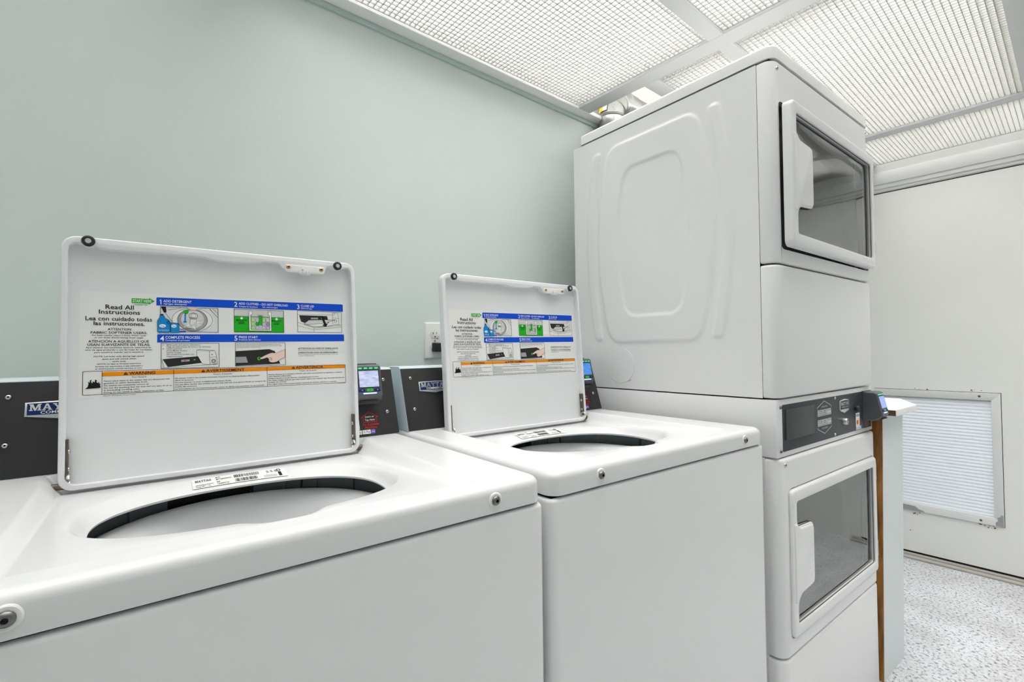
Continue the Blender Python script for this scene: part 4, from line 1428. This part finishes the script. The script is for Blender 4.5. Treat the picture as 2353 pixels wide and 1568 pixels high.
        for ra, rb_, ya, yb_, m in ((.36, .150, .035, .036, 'drum_dark'), (.150, .138, .036, .050, 'drum_dark'), (.138, .136, .050, .20, 'hole_dark'), (.136, .001, .20, .20, 'hole_dark')):
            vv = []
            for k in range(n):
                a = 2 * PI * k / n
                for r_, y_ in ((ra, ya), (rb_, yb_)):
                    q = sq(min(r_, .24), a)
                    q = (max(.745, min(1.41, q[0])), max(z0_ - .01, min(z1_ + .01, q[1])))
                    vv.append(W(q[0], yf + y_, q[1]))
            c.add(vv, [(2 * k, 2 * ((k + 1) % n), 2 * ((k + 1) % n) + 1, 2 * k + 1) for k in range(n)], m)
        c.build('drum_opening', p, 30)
    # --- doors with tinted windows and the moulded handle at the left
    def make_door(name, zc, swing, Wd, yo):
        """local frame: hinge line at x=0, door runs to -x, z about its middle, front towards -y"""
        Hd = .366
        mb = MB('dryer_enamel')
        TM = lambda a, b, c: (a - Wd, -c, b)
        outer = rrect(0, -Hd / 2, Wd, Hd / 2, .016, 6)
        win = [(.024, -.152), (Wd - .028, -.152), (Wd - .028, .152), (.024, .152),
               (.024, .100), (.034, .088), (.112, .084), (.120, .075), (.120, -.066), (.113, -.076), (.040, -.082), (.024, -.098)]
        win = round_poly(win, [.008, .010, .010, .008, .022, .010, .014, .012, .014, .016, .014, .022], 4)
        mb.prism(outer, [win], -.006, .018, .007, None, TM, 4, True, .0025)
        ob = mb.build(name, root, 40)
        ob.location = W(1.389, yf + yo, zc)
        ob.rotation_euler = (0, 0, swing)
        # handle bulge: raised pad on the left
        hp = MB('dryer_enamel')
        pad = round_poly([(.006, -.096), (.018, -.096), (.036, -.079), (.112, -.072), (.116, -.060), (.116, .068), (.112, .080), (.036, .085), (.018, .100), (.006, .100)],
                         [.006, .016, .026, .024, .012, .012, .024, .026, .016, .006], 6)
        hp.prism(pad, [], .012, .0212, .0045, None, TM, 4)
        hp.build('handle', ob, 40)
        gl = MB('tinted_glass')
        n1, n2 = 24, 16
        bl = lambda s, t: .006 * (1 - (2 * s - 1) ** 4) * (1 - (2 * t - 1) ** 4)
        vs = [TM(.016 + (Wd - .036) * i / n1, -.160 + .320 * j / n2, .006 + bl(i / n1, j / n2)) for j in range(n2 + 1) for i in range(n1 + 1)]
        gl.add(vs, [(j * (n1 + 1) + i, j * (n1 + 1) + i + 1, (j + 1) * (n1 + 1) + i + 1, (j + 1) * (n1 + 1) + i) for j in range(n2) for i in range(n1)])
        gl.build('window_pane', ob, 60)
        gk = MB('hole_dark')
        gk.prism(offs(win, -.003), [offs(win, .0012)], .0125, .0138, 0, None, TM)
        gk.build('window_gasket', ob)
        for zz in (.106, -.140):
            hg = MB('steel')
            hg.tube([(.006, -.010, zz), (.006, -.010, zz + .050)], .0052, 10)
            hg.box(-.004, .010, -.007, -.001, zz + .002, zz + .048)
            for k in (.014, .036):
                hg.tube([(.006, -.010, zz + k), (.006, -.010, zz + k + .0015)], .0060, 10, 'dark_steel')
            hg.build('hinge', ob)
        return ob
    make_door('upper_door', 1.540, math.radians(0.9), .626, -.004)
    make_door('lower_door', .564, 0.0, .617, .009)
    # --- control box between the two dryers
    yc = -.730
    cbx = MB('dryer_enamel')
    cbx.rbox(xa, xb, yc, yb - .01, ZK + .001, ZC - .002, .0015, 2, None, W)
    box = cbx.build('control_box', root, 30)
    PM = lambda x, z, h: W(x, yc - h, z)
    MB('panel_slate').prism(rrect(.766, .8415, 1.408, .9595, .004, 4), [], -.001, .0012, .0005, None, PM, 2).build('control_panel', box)
    MB('plate_slate').prism(rrect(.778, .8695, .9495, .9475, .001, 2), [], .0, .0050, .0008, None, PM, 2).build('cover_plate', box)
    gr = MB('ink_lightgrey', 'ink_dark')
    hh = .0016
    for za, zb, up in ((.9515, .9310, True), (.8600, .8800, False)):
        mid = .9355 if up else .8755
        gr.line([(.978, zb), (.978, mid), (1.0255, za), (1.073, mid), (1.073, zb)], .0016, hh, 'ink_lightgrey', PM)
    gr.text('UPPER DRYER', 1.0255, .9335, .0045, hh, 'ink_lightgrey', PM, width=.042, align='c')
    gr.text('LOWER DRYER', 1.0255, .8735, .0045, hh, 'ink_lightgrey', PM, width=.042, align='c')
    for zb in (.9105, .8830):
        for k, (t1, t2, t3) in enumerate((('WHITES', '& COLORS', 'HIGH HEAT'), ('PERM', 'PRESS', 'MEDIUM'), ('DELICATES', '', 'LOW HEAT'))):
            x = .978 + k * .0322
            gr.rect(x, zb, x + .0305, zb + .0175, hh, 'ink_lightgrey', PM)
            for t, dz, c_ in ((t1, .0118, .0036), (t2, .0068, .0036), (t3, .0018, .0028)):
                if t:
                    gr.text(t, x + .0152, zb + dz, c_, hh + .0003, 'ink_dark', PM, width=min(.026, len(t) * .0042), align='c', bold=True)
    gr.build('button_legend', box, 0)
    lg = MB('badge_silver', 'panel_slate')
    sh_ = [(1.139, .914), (1.1755, .9045), (1.212, .914), (1.212, .9435), (1.1755, .9475), (1.139, .9435)]
    sh_ = round_poly(sh_, [.004, .004, .004, .006, .01, .006], 3)
    lg.prism(sh_, [], 0, .0022, .0006, 'badge_silver', PM, 2)
    lg.poly(offs(sh_, .0038), .0024, 'panel_slate', PM)
    lg.poly([(1.1445, .9115), (1.1755, .9058), (1.2065, .9115), (1.2065, .9165), (1.1445, .9165)], .0026, 'badge_silver', PM)
    slab_text(lg, 'MAYTAG', 1.1455, .9285, .0092, .060, .0028, 'badge_silver', PM, 'panel_slate')
    lg.text('COMMERCIAL LAUNDRY', 1.1755, .9215, .0030, .0028, 'badge_silver', PM, width=.052, align='c', bold=True)
    lg.build('shield_badge', box)
    lk = MB('steel', 'rubber')
    M = lambda a, b, c: PM(1.166 + a, .8805 + b, c)
    lk.lathe([(.0100, 0), (.0100, .0100), (.0092, .0120), (.0075, .0124), (.0001, .0124)], 24, 'steel', M)
    lk.rect(-.0013, -.005, .0013, .005, .0127, 'rubber', M)
    lk.ell(.0035, .0035, .0018, .0018, .0127, 'rubber', M, 10)
    lk.build('key_lock', box)
    kb = MB('rubber', 'panel_black')
    M = lambda a, b, c: PM(1.264 + a, .911 + b, c)
    kb.lathe([(.0075, 0), (.0075, .003), (.0088, .0045), (.0090, .009), (.0078, .0120), (.004, .0132), (.0001, .0135)], 22, 'panel_black', M)
    kb.build('push_button', box)
    for x, z in ((1.104, .9545), (1.099, .8480), (.7555, .9540), (.7535, .8450), (1.414, .8600)):
        s = MB('dark_steel' if x < .8 or x > 1.4 else 'steel')
        screw(s, PM(x, z, .001), (0, -1, 0), .0042, s.mats[0], 'rubber', .0030)
        s.build('panel_screw', box)
    sk = MB('ink_white', 'ink_navy', 'ink_red', 'ink_amber')
    sk.rect(1.2665, .8435, 1.3000, .8955, hh, 'ink_white', PM)
    sk.text('VISA', 1.2685, .8840, .0075, hh + .0003, 'ink_navy', PM, width=.029, bold=True)
    sk.line([(1.2665, .8765), (1.3000, .8765)], .0012, hh + .0003, 'ink_lightgrey', PM)
    sk.ell(1.279, .8665, .0068, .0070, hh + .0003, 'ink_red', PM)
    sk.ell(1.288, .8665, .0068, .0070, hh + .0004, 'ink_amber', PM)
    sk.text('mastercard', 1.2700, .8558, .0026, hh + .0003, 'ink_black', PM, width=.026)
    sk.rect(1.2665, .8435, 1.3200, .8530, hh + .0001, 'paper_grey', PM)
    sk.text('Pay', 1.2690, .8460, .0050, hh + .0003, 'ink_sky', PM, width=.012, bold=True)
    sk.text('G Pay', 1.2870, .8460, .0050, hh + .0003, 'ink_dark', PM, width=.018)
    sk.rect(1.3100, .8440, 1.3200, .8525, hh + .0002, 'ink_sky', PM)
    sk.build('payment_sticker', box, 0)
    s2 = MB('panel_black', 'ink_red')
    s2.rect(1.3440, .8410, 1.4040, .8720, hh, 'panel_black', PM)
    s2.text('Insert or', 1.3680, .8660, .0034, hh + .0003, 'ink_lightgrey', PM, width=.018, align='c', bold=True)
    s2.text('Tap Here', 1.3680, .8610, .0034, hh + .0003, 'ink_lightgrey', PM, width=.020, align='c', bold=True)
    s2.text('To Activate', 1.3680, .8520, .0036, hh + .0003, 'ink_red', PM, width=.030, align='c', bold=True)
    s2.text('Machine', 1.3680, .8460, .0036, hh + .0003, 'ink_red', PM, width=.022, align='c', bold=True)
    s2.build('activation_sticker', box, 0)
    card_reader(root, W(1.364, yc - .001, .871), 'screen_lilac')
    tag(root, 'tall white stacked double dryer with two window doors in the room corner', 'dryer')
build_dryer()
